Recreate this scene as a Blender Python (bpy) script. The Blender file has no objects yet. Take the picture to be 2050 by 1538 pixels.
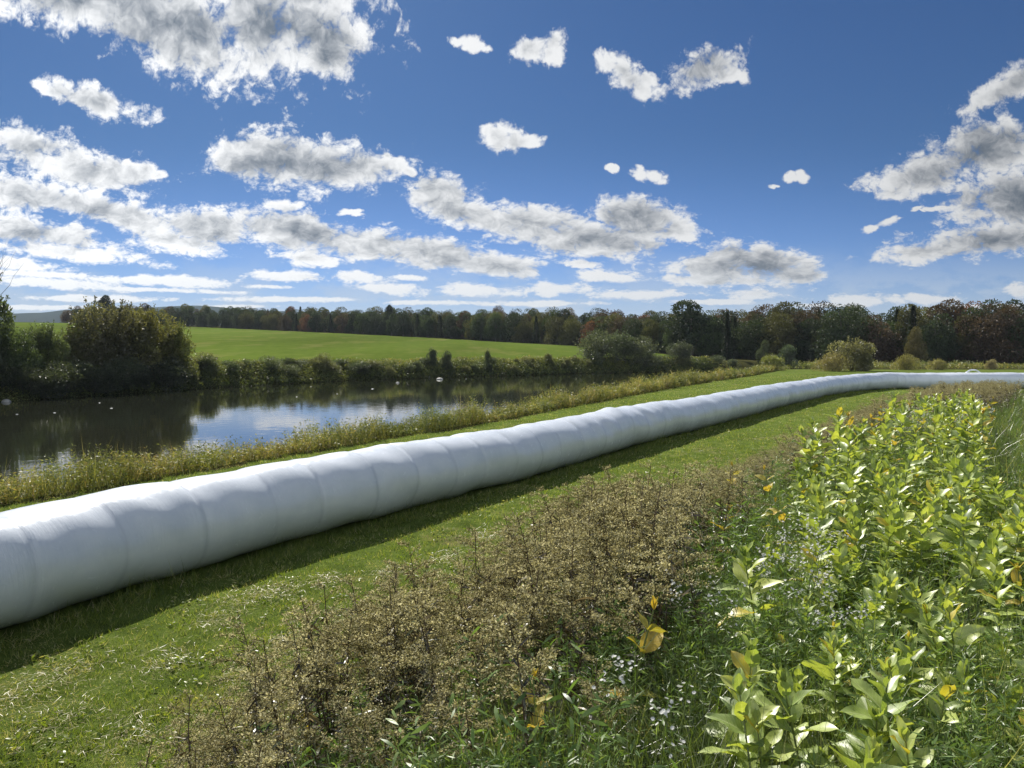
import bpy, math
import numpy as np
from mathutils import Vector

# ------------------------------------------------------------------ camera, world, sun, exposure
S = bpy.context.scene
COL = S.collection
PITCH = math.radians(2.65)
FPX = 1490.0                      # focal length in pixels of the 2050 px wide photograph
CAMH = 3.2
cam_d = bpy.data.cameras.new("camera")
cam = bpy.data.objects.new("camera", cam_d)
COL.objects.link(cam)
cam.location = (0, 0, CAMH)
cam.rotation_euler = (math.pi / 2 - PITCH, 0, 0)
cam_d.sensor_width = 36.0
cam_d.lens = 36.0 * FPX / 2050.0
cam_d.clip_start = 0.05
cam_d.clip_end = 12000
S.camera = cam

SUN_EL, SUN_AZ = math.radians(41), math.radians(-20)     # azimuth measured from +Y, negative = left
sd = Vector((math.sin(SUN_AZ) * math.cos(SUN_EL), math.cos(SUN_AZ) * math.cos(SUN_EL), math.sin(SUN_EL)))
sun_l = bpy.data.lights.new("sun", 'SUN')
sun_l.energy = 5.0
sun_l.angle = math.radians(0.53)
sun_l.color = (1.0, 0.95, 0.86)
sun = bpy.data.objects.new("sun", sun_l)
COL.objects.link(sun)
sun.rotation_euler = sd.to_track_quat('Z', 'Y').to_euler()

S.render.engine = 'CYCLES'
S.view_settings.view_transform = 'Standard'
S.view_settings.look = 'None'
S.view_settings.gamma = 1
S.view_settings.use_curve_mapping = False
S.view_settings.exposure = 0.6
S.cycles.max_bounces = 7
S.cycles.diffuse_bounces = 3
S.cycles.glossy_bounces = 3
S.cycles.transmission_bounces = 4
S.cycles.volume_bounces = 0
S.cycles.caustics_reflective = False
S.cycles.caustics_refractive = False
S.cycles.sample_clamp_indirect = 4.0
S.cycles.use_denoising = True
S.cycles.denoiser = 'OPENIMAGEDENOISE'


def pix_dir(px, py):
    X = (px - 1025) / FPX
    v = (py - 769) / FPX
    return X, math.cos(PITCH) - v * math.sin(PITCH), -(math.sin(PITCH) + v * math.cos(PITCH))


class NT:
    """small helper for node trees"""
    def __init__(self, nt):
        self.nt = nt

    def new(self, t, **kw):
        n = self.nt.nodes.new(t)
        for k, v in kw.items():
            setattr(n, k, v)
        return n

    def put(self, sock, v):
        if isinstance(v, bpy.types.NodeSocket):
            self.nt.links.new(v, sock)
        elif v is not None:
            if isinstance(v, (tuple, list)) and len(v) == 3 and sock.type == 'RGBA':
                v = tuple(v) + (1,)
            sock.default_value = v

    def math(self, op, a, b=None, c=None, clamp=False):
        n = self.new('ShaderNodeMath', operation=op, use_clamp=clamp)
        self.put(n.inputs[0], a)
        if b is not None: self.put(n.inputs[1], b)
        if c is not None: self.put(n.inputs[2], c)
        return n.outputs[0]

    def vmath(self, op, a, b=None, scale=None):
        n = self.new('ShaderNodeVectorMath', operation=op)
        self.put(n.inputs[0], a)
        if b is not None: self.put(n.inputs[1], b)
        if scale is not None: self.put(n.inputs[3], scale)
        return n.outputs['Value'] if op in ('DOT_PRODUCT', 'LENGTH', 'DISTANCE') else n.outputs[0]

    def mix(self, f, a, b, blend='MIX'):
        n = self.new('ShaderNodeMix', data_type='RGBA', blend_type=blend)
        self.put(n.inputs[0], f); self.put(n.inputs[6], a); self.put(n.inputs[7], b)
        return n.outputs[2]

    def ramp(self, f, stops, interp='LINEAR'):
        n = self.new('ShaderNodeValToRGB')
        cr = n.color_ramp
        cr.interpolation = interp
        while len(cr.elements) < len(stops): cr.elements.new(0.5)
        for e, (p, c) in zip(cr.elements, stops):
            e.position = p
            e.color = (c, c, c, 1) if isinstance(c, (int, float)) else tuple(c) + (1,)
        self.put(n.inputs[0], f)
        return n.outputs[0]

    def noise(self, vec, scale, detail=4, rough=0.5, dim='3D', lac=2.0, dist=0.0):
        n = self.new('ShaderNodeTexNoise', noise_dimensions=dim)
        self.put(n.inputs['Vector'], vec)
        self.put(n.inputs['Scale'], scale); self.put(n.inputs['Detail'], detail)
        self.put(n.inputs['Roughness'], rough); self.put(n.inputs['Lacunarity'], lac)
        self.put(n.inputs['Distortion'], dist)
        return n.outputs['Fac']

    def smooth(self, x, a, b, lo=0.0, hi=1.0):
        n = self.new('ShaderNodeMapRange', interpolation_type='SMOOTHSTEP')
        self.put(n.inputs[0], x)
        for i, v in enumerate((a, b, lo, hi)): self.put(n.inputs[i + 1], v)
        return n.outputs[0]


# clouds: centre and half axes as seen in the sky (photo pixels), tilt in degrees, extra greyness
CLOUDS = [
    (130, -25, 290, 70, 8), (330, 45, 250, 88, 22), (560, 60, 185, 92, 8), (655, 95, 80, 68, -15), (560, -30, 220, 70, 0),
    (190, 202, 110, 30, 14), (105, 183, 52, 15, 10),
    (75, 292, 120, 38, 10), (150, 335, 190, 40, 12), (275, 345, 58, 24, 20),
    (520, 312, 118, 52, -4), (610, 328, 185, 56, 6), (690, 335, 130, 42, 4), (800, 330, 32, 18, 25),
    (60, 392, 160, 36, 8), (230, 428, 170, 32, 12), (420, 452, 130, 42, 3), (560, 458, 170, 44, 8), (720, 485, 165, 40, 10),
    (880, 508, 150, 34, 8), (990, 530, 100, 26, 6),
    (95, 468, 150, 34, 6), (150, 508, 170, 18, 7), (345, 486, 105, 24, 10), (30, 530, 110, 16, 8),
    (885, 392, 82, 44, 15), (930, 425, 120, 34, 18), (1080, 445, 130, 42, 4), (1180, 478, 190, 40, 6), (1285, 440, 100, 48, 8),
    (1350, 462, 60, 24, -5), (1420, 535, 120, 30, 4), (1530, 528, 115, 42, 10), (1585, 552, 68, 18, 5), (1390, 560, 100, 14, 0),
    (942, 88, 46, 20, 5), (1066, 98, 58, 36, -5), (1262, 158, 66, 36, 25), (1410, 142, 88, 40, -22), (1470, 150, 34, 26, 0),
    (995, 272, 44, 38, 20), (1050, 284, 52, 18, -5), (1225, 335, 18, 11, 0), (1307, 353, 43, 17, 20), (1592, 357, 27, 18, -10), (1545, 375, 18, 6, 0),
    (2030, 170, 110, 30, -28), (1860, 345, 120, 46, -12), (1980, 300, 140, 60, -12), (2040, 400, 170, 62, 0), (1990, 480, 160, 36, -5),
    (1850, 505, 115, 22, -6), (1775, 445, 40, 11, -20), (1860, 419, 36, 7, 0),
    (590, 556, 95, 13, 4), (715, 555, 68, 14, 2), (625, 520, 70, 13, 5), (780, 580, 80, 12, 3), (955, 580, 92, 14, 3), (1115, 578, 80, 14, 0),
    (1215, 553, 76, 13, 3), (1160, 528, 42, 9, 3), (1290, 590, 120, 10, 0), (1515, 592, 60, 12, 0), (1725, 602, 90, 14, 0),
    (1875, 598, 60, 12, 0), (2045, 585, 34, 16, 0), (1505, 562, 40, 7, 0), (310, 562, 170, 12, 2), (110, 566, 150, 12, 4),
    (60, 548, 150, 8, 3), (300, 580, 150, 5, 2), (540, 574, 60, 5, 2), (1420, 604, 110, 6, 0), (1660, 611, 90, 5, 0), (1960, 613, 100, 6, 0), (120, 616, 170, 5, 0), (480, 614, 120, 4, 0), (820, 556, 50, 6, 3),
    (180, 598, 190, 7, 1), (610, 600, 170, 6, 0), (860, 606, 120, 5, 0), (1090, 608, 120, 6, 0), (560, 412, 40, 14, 0), (700, 425, 30, 9, 0),
]


def build_world():
    w = bpy.data.worlds.new("World")
    S.world = w
    w.use_nodes = True
    w.cycles.sampling_method = 'MANUAL'
    w.cycles.sample_map_resolution = 512
    nt = w.node_tree
    nt.nodes.clear()
    N = NT(nt)
    tc = N.new('ShaderNodeTexCoord')
    sky = N.new('ShaderNodeTexSky', sky_type='NISHITA')
    sky.sun_disc = False
    sky.sun_elevation = SUN_EL
    sky.sun_rotation = SUN_AZ
    sky.air_density = 1.0
    sky.dust_density = 0.35
    sky.ozone_density = 2.2
    sep = N.new('ShaderNodeSeparateXYZ')
    nt.links.new(tc.outputs['Generated'], sep.inputs[0])
    x, y, z = sep.outputs
    ay = N.math('MAXIMUM', N.math('ABSOLUTE', y), 0.12)
    u = N.math('DIVIDE', x, ay)
    wv = N.math('MAXIMUM', N.math('DIVIDE', z, ay), 0.0)
    comb = N.new('ShaderNodeCombineXYZ')
    N.put(comb.inputs[0], u); N.put(comb.inputs[1], wv); comb.inputs[2].default_value = 1.0
    P = comb.outputs[0]
    # noise space: finer and flatter towards the horizon
    h = N.math('ADD', wv, 0.10)
    qx = N.math('MULTIPLY', u, 2.9)
    qy = N.math('MULTIPLY', N.math('LOGARITHM', h, 2.718), 1.3)
    qc = N.new('ShaderNodeCombineXYZ')
    N.put(qc.inputs[0], qx); N.put(qc.inputs[1], qy)
    q = qc.outputs[0]
    acc = None
    dep = None
    rc = np.random.RandomState(5)
    lst = []
    for (cx, cy, rx, ry, rot) in CLOUDS:
        if rx < 75 and ry > 5 and cy < 500:
            tiny = rx < 30
            if not tiny: lst.append((cx, cy, rx * .74, ry * .78, rot))
            for k_ in range(5):
                a_ = rc.uniform(-.8, .8)
                f_ = rc.uniform(.3, .55)
                lst.append((cx + a_ * rx, cy + rc.uniform(-.45, .45) * ry + a_ * rx * math.tan(math.radians(rot)), rx * f_, ry * f_ * 1.3, rot + rc.uniform(-20, 20)))
        else:
            lst.append((cx, cy, rx, ry, rot))
    for (cx, cy, rx, ry, rot) in lst:
        X, Y, Z = pix_dir(cx, cy)
        u0, w0 = X / Y, Z / Y
        a = -math.radians(rot)
        k = 1.12
        c, s_ = math.cos(a), math.sin(a)
        RX, RY = rx * k / FPX, ry * k / FPX
        A = (c / RX, s_ / RX, -(c * u0 + s_ * w0) / RX)
        B = (-s_ / RY, c / RY, -(-s_ * u0 + c * w0) / RY)
        da = N.vmath('DOT_PRODUCT', P, A)
        db = N.vmath('DOT_PRODUCT', P, B)
        r2 = N.math('MULTIPLY_ADD', db, db, N.math('MULTIPLY', da, da))
        acc = r2 if acc is None else N.math('SMOOTH_MIN', acc, r2, 0.22)
        if ry > 24:
            g = min(1.0, ry / 58.0)
            dv = N.math('MULTIPLY_ADD', r2, -g, g)
            dep = dv if dep is None else N.math('SMOOTH_MAX', dep, dv, 0.2)
    F = N.math('SUBTRACT', 1.0, N.math('SQRT', N.math('MAXIMUM', acc, 0.0)))
    n1 = N.noise(q, 4.3, 9, 0.60, dim='2D')
    n2 = N.noise(q, 17.0, 7, 0.68, dim='2D', dist=0.5)

    def puffs(vec):
        vn = N.new('ShaderNodeTexVoronoi', voronoi_dimensions='2D', feature='F1')
        N.put(vn.inputs['Vector'], vec)
        vn.inputs['Scale'].default_value = 7.5; vn.inputs['Detail'].default_value = 3.0
        vn.inputs['Roughness'].default_value = 0.62; vn.inputs['Lacunarity'].default_value = 2.2
        return vn.outputs['Distance']
    wp = N.new('ShaderNodeTexNoise', noise_dimensions='2D')
    N.put(wp.inputs['Vector'], q); wp.inputs['Scale'].default_value = 9.0; wp.inputs['Detail'].default_value = 4.0
    qw = N.vmath('ADD', q, N.vmath('SCALE', wp.outputs['Color'], scale=0.10))
    v0 = puffs(qw)
    v1 = puffs(N.vmath('ADD', qw, (-0.016, 0.042, 0.0)))
    nn = N.math('MULTIPLY_ADD', N.math('SUBTRACT', n1, 0.5), 1.15, N.math('MULTIPLY', N.math('SUBTRACT', n2, 0.5), 0.85))
    nn = N.math('MULTIPLY_ADD', N.math('SUBTRACT', 0.42, v0), 0.55, nn)
    nn = N.math('MULTIPLY_ADD', N.math('SUBTRACT', N.noise(q, 58.0, 4, 0.6, dim='2D'), 0.5), 0.38, nn)
    # behind the camera: unseen bright cumulus, added to raise the fill light
    rear = N.smooth(y, 0.12, -0.25)
    F = N.math('ADD', N.math('MULTIPLY', N.math('MAXIMUM', F, -1.1), N.math('SUBTRACT', 1.0, rear)), N.math('MULTIPLY', rear, 0.22))
    D = N.math('ADD', N.math('ADD', F, nn), 0.27)
    # the side of each billow that faces the sun is brighter
    c1 = N.noise(q, 4.3, 4, 0.5, dim='2D')
    m1 = N.noise(N.vmath('ADD', q, (-0.03, 0.10, 0.0)), 4.3, 4, 0.5, dim='2D')
    relief = N.math('MULTIPLY_ADD', N.math('SUBTRACT', v0, v1), 0.28, N.math('SUBTRACT', m1, c1))
    alpha = N.smooth(D, -0.04, 0.50)
    dep = N.math('MULTIPLY_ADD', N.smooth(wv, 0.20, 0.06), 0.35, N.math('MAXIMUM', dep, -0.5))
    body = N.math('MULTIPLY_ADD', N.math('SUBTRACT', c1, 0.5), 1.3, N.math('MULTIPLY_ADD', F, 0.3, dep))
    thick = N.smooth(N.math('MULTIPLY_ADD', relief, 1.5, body), 0.12, 1.70)
    thick = N.math('MULTIPLY', thick, N.math('SUBTRACT', 1.0, N.math('MULTIPLY', rear, 0.8)))
    # front-lit clouds lie away from the sun, backlit ones glow towards it
    side = N.smooth(u, -0.75, 0.8, 1.0, 0.62)
    side = N.math('MULTIPLY', side, N.math('MULTIPLY_ADD', rear, 0.75, 1.0))  # the added rear clouds are pushed brighter for more fill
    bright = N.mix(thick, (7.2, 7.3, 7.4), (1.10, 1.40, 1.80))
    ccol = N.vmath('SCALE', bright, scale=side)
    ccol = N.mix(N.smooth(wv, 0.13, 0.03, 0.0, 0.6), ccol, (4.0, 4.4, 4.85))
    # thin veil of distant cloud low down
    veil = N.math('MULTIPLY', N.smooth(wv, 0.15, 0.04), N.smooth(N.noise(q, 3.2, 8, 0.62, dim='2D'), 0.34, 0.60))
    veil = N.math('MAXIMUM', N.math('MULTIPLY', veil, 0.6), N.smooth(wv, 0.12, 0.0, 0.0, 0.62))
    tint = N.mix(N.smooth(wv, 0.30, 0.02), (0.130, 0.223, 0.350), (0.23, 0.335, 0.585))
    tint = N.mix(rear, tint, (0.44, 0.50, 0.58))  # unseen sky behind the camera lifted as well, for fill
    skyc = N.mix(1.0, sky.outputs[0], tint, 'MULTIPLY')
    skyc = N.mix(veil, skyc, (3.7, 4.1, 4.55))
    fin = N.mix(alpha, skyc, ccol)
    bg = N.new('ShaderNodeBackground')
    bg.inputs[1].default_value = 0.1
    nt.links.new(fin, bg.inputs[0])
    out = N.new('ShaderNodeOutputWorld')
    nt.links.new(bg.outputs[0], out.inputs[0])


build_world()

# ------------------------------------------------------------------ helpers
rng = np.random.RandomState(7)


def tag(o, label=None, cat=None, group=None, kind=None):
    if label: o["label"] = label
    if cat: o["category"] = cat
    if group: o["group"] = group
    if kind: o["kind"] = kind
    return o


def mesh(name, V, F, mat=None, rnd=None, uv=None, smooth=True, mats=None, midx=None):
    """V (n,3) float, F (m,4) int quads (a repeated last index makes a triangle is not allowed)"""
    me = bpy.data.meshes.new(name)
    V = np.ascontiguousarray(V, dtype=np.float32)
    F = np.ascontiguousarray(F, dtype=np.int32)
    me.vertices.add(len(V)); me.vertices.foreach_set("co", V.ravel())
    k = F.shape[1]
    me.loops.add(F.size); me.loops.foreach_set("vertex_index", F.ravel())
    me.polygons.add(len(F))
    me.polygons.foreach_set("loop_start", np.arange(len(F), dtype=np.int32) * k)
    if smooth: me.polygons.foreach_set("use_smooth", np.ones(len(F), dtype=bool))
    if midx is not None: me.polygons.foreach_set("material_index", np.asarray(midx, dtype=np.int32))
    if rnd is not None:
        a = me.attributes.new("rnd", 'FLOAT', 'POINT')
        a.data.foreach_set("value", np.ascontiguousarray(rnd, dtype=np.float32))
    if uv is not None:
        a = me.attributes.new("st", 'FLOAT_VECTOR', 'POINT')
        a.data.foreach_set("vector", np.ascontiguousarray(uv, dtype=np.float32).ravel())
    for m in (mats or ([mat] if mat else [])): me.materials.append(m)
    me.update(calc_edges=True)
    return me


def obj(name, me, parent=None, loc=None):
    o = bpy.data.objects.new(name, me)
    COL.objects.link(o)
    if parent is not None: o.parent = parent
    if loc is not None: o.location = loc
    return o


def empty(name, loc=(0, 0, 0), rz=0.0, sc=1.0):
    o = bpy.data.objects.new(name, None)
    COL.objects.link(o)
    o.location = loc; o.rotation_euler = (0, 0, rz); o.scale = (sc, sc, sc)
    o.empty_display_size = 0.1
    return o


def norm(v):
    return v / np.maximum(np.linalg.norm(v, axis=-1, keepdims=True), 1e-9)


def frame(D, N0):
    D = norm(D)
    Sv = norm(np.cross(D, N0))
    N = np.cross(Sv, D)
    return D, N, Sv


def leaves(P, D, N0, L, W, nl=2, nw=2, prof='leaf', curl=0.2, fold=0.0, wave=0.0, rnd=None, rg=rng):
    """many curved leaf blades at once. returns V, F, R"""
    n = len(P)
    L = np.broadcast_to(np.asarray(L, float), (n,)); W = np.broadcast_to(np.asarray(W, float), (n,))
    curl = np.broadcast_to(np.asarray(curl, float), (n,))
    D, N, Sv = frame(D, N0)
    t = np.linspace(0, 1, nl + 1)
    a = np.linspace(-1, 1, nw)
    if prof == 'leaf': pr = np.sin(np.pi * np.clip(t * 0.94 + 0.03, 0, 1))
    elif prof == 'oblong': pr = np.sin(np.pi * np.clip(t, 0.02, 0.99) ** 0.84) ** 0.66
    else: pr = (1 - t ** 1.6) * 0.96 + 0.04
    T = t[None, :, None, None]; A = a[None, None, :, None]
    PR = pr[None, :, None, None]
    Lx = L[:, None, None, None]; Wx = W[:, None, None, None]; C = curl[:, None, None, None]
    Dx, Nx, Sx = D[:, None, None, :], N[:, None, None, :], Sv[:, None, None, :]
    V = P[:, None, None, :] + Dx * (Lx * (T - 0.25 * C * C * T ** 3)) - Nx * (Lx * C * T * T) + Sx * (A * Wx * 0.5 * PR) + Nx * (fold * np.abs(A) * Wx * 0.5 * PR)
    if wave:
        ph = rg.rand(n)[:, None, None, None] * 6.28
        V = V + Nx * (wave * Wx * A * A * np.sin(T * 9 + ph + A * 1.3))
    V = V.reshape(-1, 3)
    i = np.arange(nl)[:, None] * nw + np.arange(nw - 1)[None, :]
    q = np.stack([i, i + 1, i + nw + 1, i + nw], -1).reshape(-1, 4)
    F = (q[None] + (np.arange(n) * (nl + 1) * nw)[:, None, None]).reshape(-1, 4)
    if rnd is None: rnd = rg.rand(n)
    R = np.repeat(rnd, (nl + 1) * nw)
    leaves.st = np.tile(np.stack([np.repeat(t, nw), np.tile(a, nl + 1), np.zeros((nl + 1) * nw)], -1), (n, 1))
    return V, F, R


def rhombs(P, D, N0, L, W, rnd=None, rg=rng):
    """one kite-shaped face per leaf or leaf clump"""
    n = len(P)
    L = np.broadcast_to(np.asarray(L, float), (n,))[:, None]; W = np.broadcast_to(np.asarray(W, float), (n,))[:, None]
    D, N, Sv = frame(D, N0)
    m = P + D * L * 0.45
    V = np.stack([P, m + Sv * W * 0.5 + N * W * 0.12, P + D * L, m - Sv * W * 0.5 + N * W * 0.12], 1).reshape(-1, 3)
    F = np.arange(4 * n).reshape(n, 4)
    if rnd is None: rnd = rg.rand(n)
    return V, F, np.repeat(rnd, 4)


def tubes(segs, k=5):
    """segs: list of (points (m,3), radii (m,)). returns V, F"""
    VV, FF, off = [], [], 0
    for pts, rad in segs:
        pts = np.asarray(pts, float); rad = np.asarray(rad, float)
        d = np.gradient(pts, axis=0)
        ref = np.array([0.31, 0.17, 0.93]) if abs(norm(d[0])[2]) < 0.9 else np.array([1.0, 0.1, 0.0])
        dn = norm(d); s1 = norm(np.cross(dn, ref)); s2 = np.cross(s1, dn)
        th = np.arange(k) * 2 * np.pi / k
        ring = pts[:, None, :] + rad[:, None, None] * (np.cos(th)[None, :, None] * s1[:, None, :] + np.sin(th)[None, :, None] * s2[:, None, :])
        VV.append(ring.reshape(-1, 3))
        m = len(pts)
        i = np.arange(m - 1)[:, None] * k; j = np.arange(k)[None, :]; j2 = (j + 1) % k
        FF.append(np.stack([i + j, i + j2, i + k + j2, i + k + j], -1).reshape(-1, 4) + off)
        off += m * k
    return np.concatenate(VV), np.concatenate(FF)


def cat(parts):
    VV, FF, RR, off = [], [], [], 0
    for V, F, R in parts:
        VV.append(V); FF.append(F + off); RR.append(R); off += len(V)
    return np.concatenate(VV), np.concatenate(FF), np.concatenate(RR)


def rdir(n, rg=rng, up=0.0):
    v = rg.normal(size=(n, 3)); v = norm(v); v[:, 2] += up
    return norm(v)


# ------------------------------------------------------------------ plan of the place
TUBE = np.array([(-17.5, -14.5), (-13.2, -6.0), (-9.5, 1.4), (-6.02, 8.5), (-4.95, 10.65), (-2.4, 14.6), (0.25, 18.8), (3.0, 23.2), (5.97, 27.9), (8.8, 32.2), (11.5, 36.3),
                 (16.2, 43.5), (21.0, 50.6), (25.4, 56.0), (30.0, 60.2), (34.5, 61.6), (38.0, 60.9), (43.0, 61.5), (50.0, 63.0), (62.0, 64.0), (80, 65), (100, 66)])
NB = np.array([(-80, -120), (-24.8, -11.7), (-10.6, 15.3), (-7.5, 21.2), (-.6, 34), (13.8, 63.5), (29, 91), (41, 115), (54, 140), (80, 175), (120, 260)], float)
FB = np.array([(-120, -160), (-70, -20), (-41, 59.5), (-33.6, 80), (-22, 101), (11.8, 130), (42, 149), (75, 172), (130, 215)], float)
EDGE = np.array([(-235, 392), (-160, 380), (-100, 340), (-45, 300), (21, 235), (46, 185), (70, 157), (96, 142), (130, 130), (180, 122)], float)


def sdist(x, y, poly):
    """signed distance to a polyline: positive on its left side (looking along it)"""
    x = np.asarray(x, float); y = np.asarray(y, float)
    best = np.full(x.shape, 1e9); sg = np.ones(x.shape)
    for (ax, ay), (bx, by) in zip(poly[:-1], poly[1:]):
        dx, dy = bx - ax, by - ay
        t = np.clip(((x - ax) * dx + (y - ay) * dy) / (dx * dx + dy * dy), 0, 1)
        ex, ey = x - (ax + t * dx), y - (ay + t * dy)
        d = np.hypot(ex, ey)
        s = np.sign(dx * ey - dy * ex)
        m = d < best
        best = np.where(m, d, best); sg = np.where(m, s, sg)
    return best * np.where(sg == 0, 1, sg)


def sst(x, a, b):
    t = np.clip((x - a) / (b - a), 0, 1)
    return t * t * (3 - 2 * t)


_ph = rng.rand(64) * 6.283


def wob(x, y, sc, k=0):
    """cheap smooth noise, about -1..1"""
    r = 0
    for i in range(5):
        a = 2.4 * i + 0.7 * k + 0.4
        f = sc * (1 + 0.45 * i)
        r = r + np.sin(f * (x * math.cos(a) + y * math.sin(a)) + _ph[(i * 3 + k * 7) % 64] + 1.7 * np.sin(f * .6 * (x * math.sin(a * 1.7) - y * math.cos(a * 1.7)) + _ph[(i + k * 5 + 11) % 64]))
    return r / 3.2


def terrain(x, y):
    x = np.asarray(x, float); y = np.asarray(y, float)
    s = -sdist(x, y, TUBE)
    sN = sdist(x, y, NB)
    sF = sdist(x, y, FB)
    hb = np.interp(y, [-50, 8, 14, 30, 50, 66], [1.62, 1.62, 1.45, 0.85, 0.2, 0.0])
    bank = hb * sst(s, 4.0, 8.9)
    zn = bank - 2.0 * sst(sN, 0.0, 4.2) + 0.02 * wob(x, y, 1.1, 1) + 0.03 * wob(x, y, .35, 2) * (sN < 0)
    rise = np.clip(sF, 0, 345) * 0.047 * (1 - sst(x, 25, 95)) - 0.012 * np.clip(sF - 380, 0, 400) * (x < 50)
    zf = -2.0 + 2.5 * sst(sF, -2.2, 3.2) + np.clip(rise, 0, 30)
    z = np.where(sN > 0, np.maximum(zn, zf), zn + np.clip(rise, 0, 30) * sst(sN, -1, 0) * (sF > 0))
    return z


def tz(x, y):
    return float(terrain(np.array([x]), np.array([y]))[0])


def ground_at(px, py, lift=0.0):
    """where the sight line through a photo pixel meets the ground (raised by lift)"""
    X, Y, Z = pix_dir(px, py)
    d = np.geomspace(1.2, 600, 1500)
    xs, ys, zs = X / Y * d, d, CAMH + Z / Y * d
    hit = np.nonzero(zs < terrain(xs, ys) + lift)[0]
    i = hit[0] if len(hit) else len(d) - 1
    return xs[i], ys[i], tz(xs[i], ys[i])


# ------------------------------------------------------------------ materials
def mat_new(name):
    m = bpy.data.materials.new(name)
    m.use_nodes = True
    m.node_tree.nodes.clear()
    return m, NT(m.node_tree)


def leaf_mat(name, stops, trans=0.4, tcol=(1.25, 1.2, 0.6), gloss=0.06, rough=0.42, objcol=False, vary=0.25, nscale=None, objrand=0.0, bright=1.0, rib=False):
    """thin leaves: diffuse + light coming through + a faint gloss. colour by a per-leaf random value"""
    m, N = mat_new(name)
    at = N.new('ShaderNodeAttribute', attribute_name='rnd')
    col = N.ramp(at.outputs['Fac'], stops)
    oi = N.new('ShaderNodeObjectInfo')
    if objcol:
        col = N.mix(1.0, N.vmath('SCALE', oi.outputs['Color'], scale=bright), N.ramp(at.outputs['Fac'], [(0, 1 - vary), (0.5, 1.0), (1, 1 + vary)]), 'MULTIPLY')
    if objrand:
        v = N.math('MULTIPLY_ADD', oi.outputs['Random'], objrand * 2, 1 - objrand)
        col = N.vmath('SCALE', col, scale=v)
    if rib:
        st = N.new('ShaderNodeAttribute', attribute_name='st')
        sp_ = N.new('ShaderNodeSeparateXYZ'); N.put(sp_.inputs[0], st.outputs['Vector'])
        ax = N.math('ABSOLUTE', sp_.outputs[1])
        mid = N.smooth(ax, 0.10, 0.02)
        vein = N.math('SINE', N.math('MULTIPLY_ADD', sp_.outputs[0], 62.0, N.math('MULTIPLY', ax, -16.0)))
        vein = N.math('MULTIPLY', N.smooth(vein, 0.75, 1.0), 0.28)
        col = N.mix(N.math('MAXIMUM', N.math('MULTIPLY', mid, 0.6), vein), col, (0.56, 0.60, 0.32))
        gp = N.new('ShaderNodeNewGeometry')
        col = N.vmath('SCALE', col, scale=N.ramp(N.noise(gp.outputs['Position'], 28.0, 4, 0.6), [(0.3, 0.78), (0.7, 1.15)]))
        col = N.mix(N.math('MULTIPLY', N.smooth(N.noise(gp.outputs['Position'], 17.0, 5, 0.7), 0.62, 0.72), 0.7), col, (0.20, 0.15, 0.05))
    if nscale:
        geo = N.new('ShaderNodeNewGeometry')
        n = N.noise(geo.outputs['Position'], nscale, 3, 0.6)
        col = N.vmath('SCALE', col, scale=N.ramp(n, [(0.3, 0.72), (0.7, 1.25)]))
    df = N.new('ShaderNodeBsdfDiffuse'); N.put(df.inputs[0], col)
    tr = N.new('ShaderNodeBsdfTranslucent'); N.put(tr.inputs[0], N.mix(1.0, col, tcol, 'MULTIPLY'))
    mx = N.new('ShaderNodeMixShader'); mx.inputs[0].default_value = trans
    N.nt.links.new(df.outputs[0], mx.inputs[1]); N.nt.links.new(tr.outputs[0], mx.inputs[2])
    sh = mx.outputs[0]
    if gloss:
        gl = N.new('ShaderNodeBsdfGlossy'); gl.inputs['Roughness'].default_value = rough
        m2 = N.new('ShaderNodeMixShader'); m2.inputs[0].default_value = gloss
        N.nt.links.new(sh, m2.inputs[1]); N.nt.links.new(gl.outputs[0], m2.inputs[2])
        sh = m2.outputs[0]
    out = N.new('ShaderNodeOutputMaterial')
    N.nt.links.new(sh, out.inputs[0])
    return m


def ground_mat(name, stops, scale=3.0, big=0.12, bigcols=(0.8, 1.2), bump=0.5, patch=None, bscale=30.0, aniso=None, tram=False):
    m, N = mat_new(name)
    geo = N.new('ShaderNodeNewGeometry')
    P = geo.outputs['Position']
    if aniso: P = N.vmath('MULTIPLY', P, aniso)
    n = N.noise(P, scale, 8, 0.65)
    col = N.ramp(n, stops)
    if patch:
        pc, psc, lo, hi = patch
        col = N.mix(N.smooth(N.noise(P, psc, 6, 0.62), lo, hi), col, pc)
    col = N.vmath('SCALE', col, scale=N.ramp(N.noise(P, big, 4, 0.55), [(0.3, bigcols[0]), (0.7, bigcols[1])]))
    if tram:
        acr = N.vmath('DOT_PRODUCT', geo.outputs['Position'], (0.93, 0.36, 0.0))
        fr = N.math('FRACT', N.math('DIVIDE', acr, 21.0))
        two = N.math('ABSOLUTE', N.math('SUBTRACT', N.math('ABSOLUTE', N.math('SUBTRACT', fr, 0.5)), 0.045))
        rows = N.math('SINE', N.math('MULTIPLY', acr, 2.2))
        col = N.vmath('SCALE', col, scale=N.math('MULTIPLY', N.smooth(two, 0.030, 0.008, 1.0, 0.74), N.math('MULTIPLY_ADD', rows, 0.05, 1.0)))
    b = N.new('ShaderNodeBsdfPrincipled')
    N.put(b.inputs['Base Color'], col)
    b.inputs['Roughness'].default_value = 0.9
    b.inputs['Specular IOR Level'].default_value = 0.0
    if bump:
        bp = N.new('ShaderNodeBump'); bp.inputs['Strength'].default_value = bump; bp.inputs['Distance'].default_value = 0.05
        N.put(bp.inputs['Height'], N.noise(geo.outputs['Position'], bscale, 6, 0.7))
        N.nt.links.new(bp.outputs[0], b.inputs['Normal'])
    out = N.new('ShaderNodeOutputMaterial'); N.nt.links.new(b.outputs[0], out.inputs[0])
    return m


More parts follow.
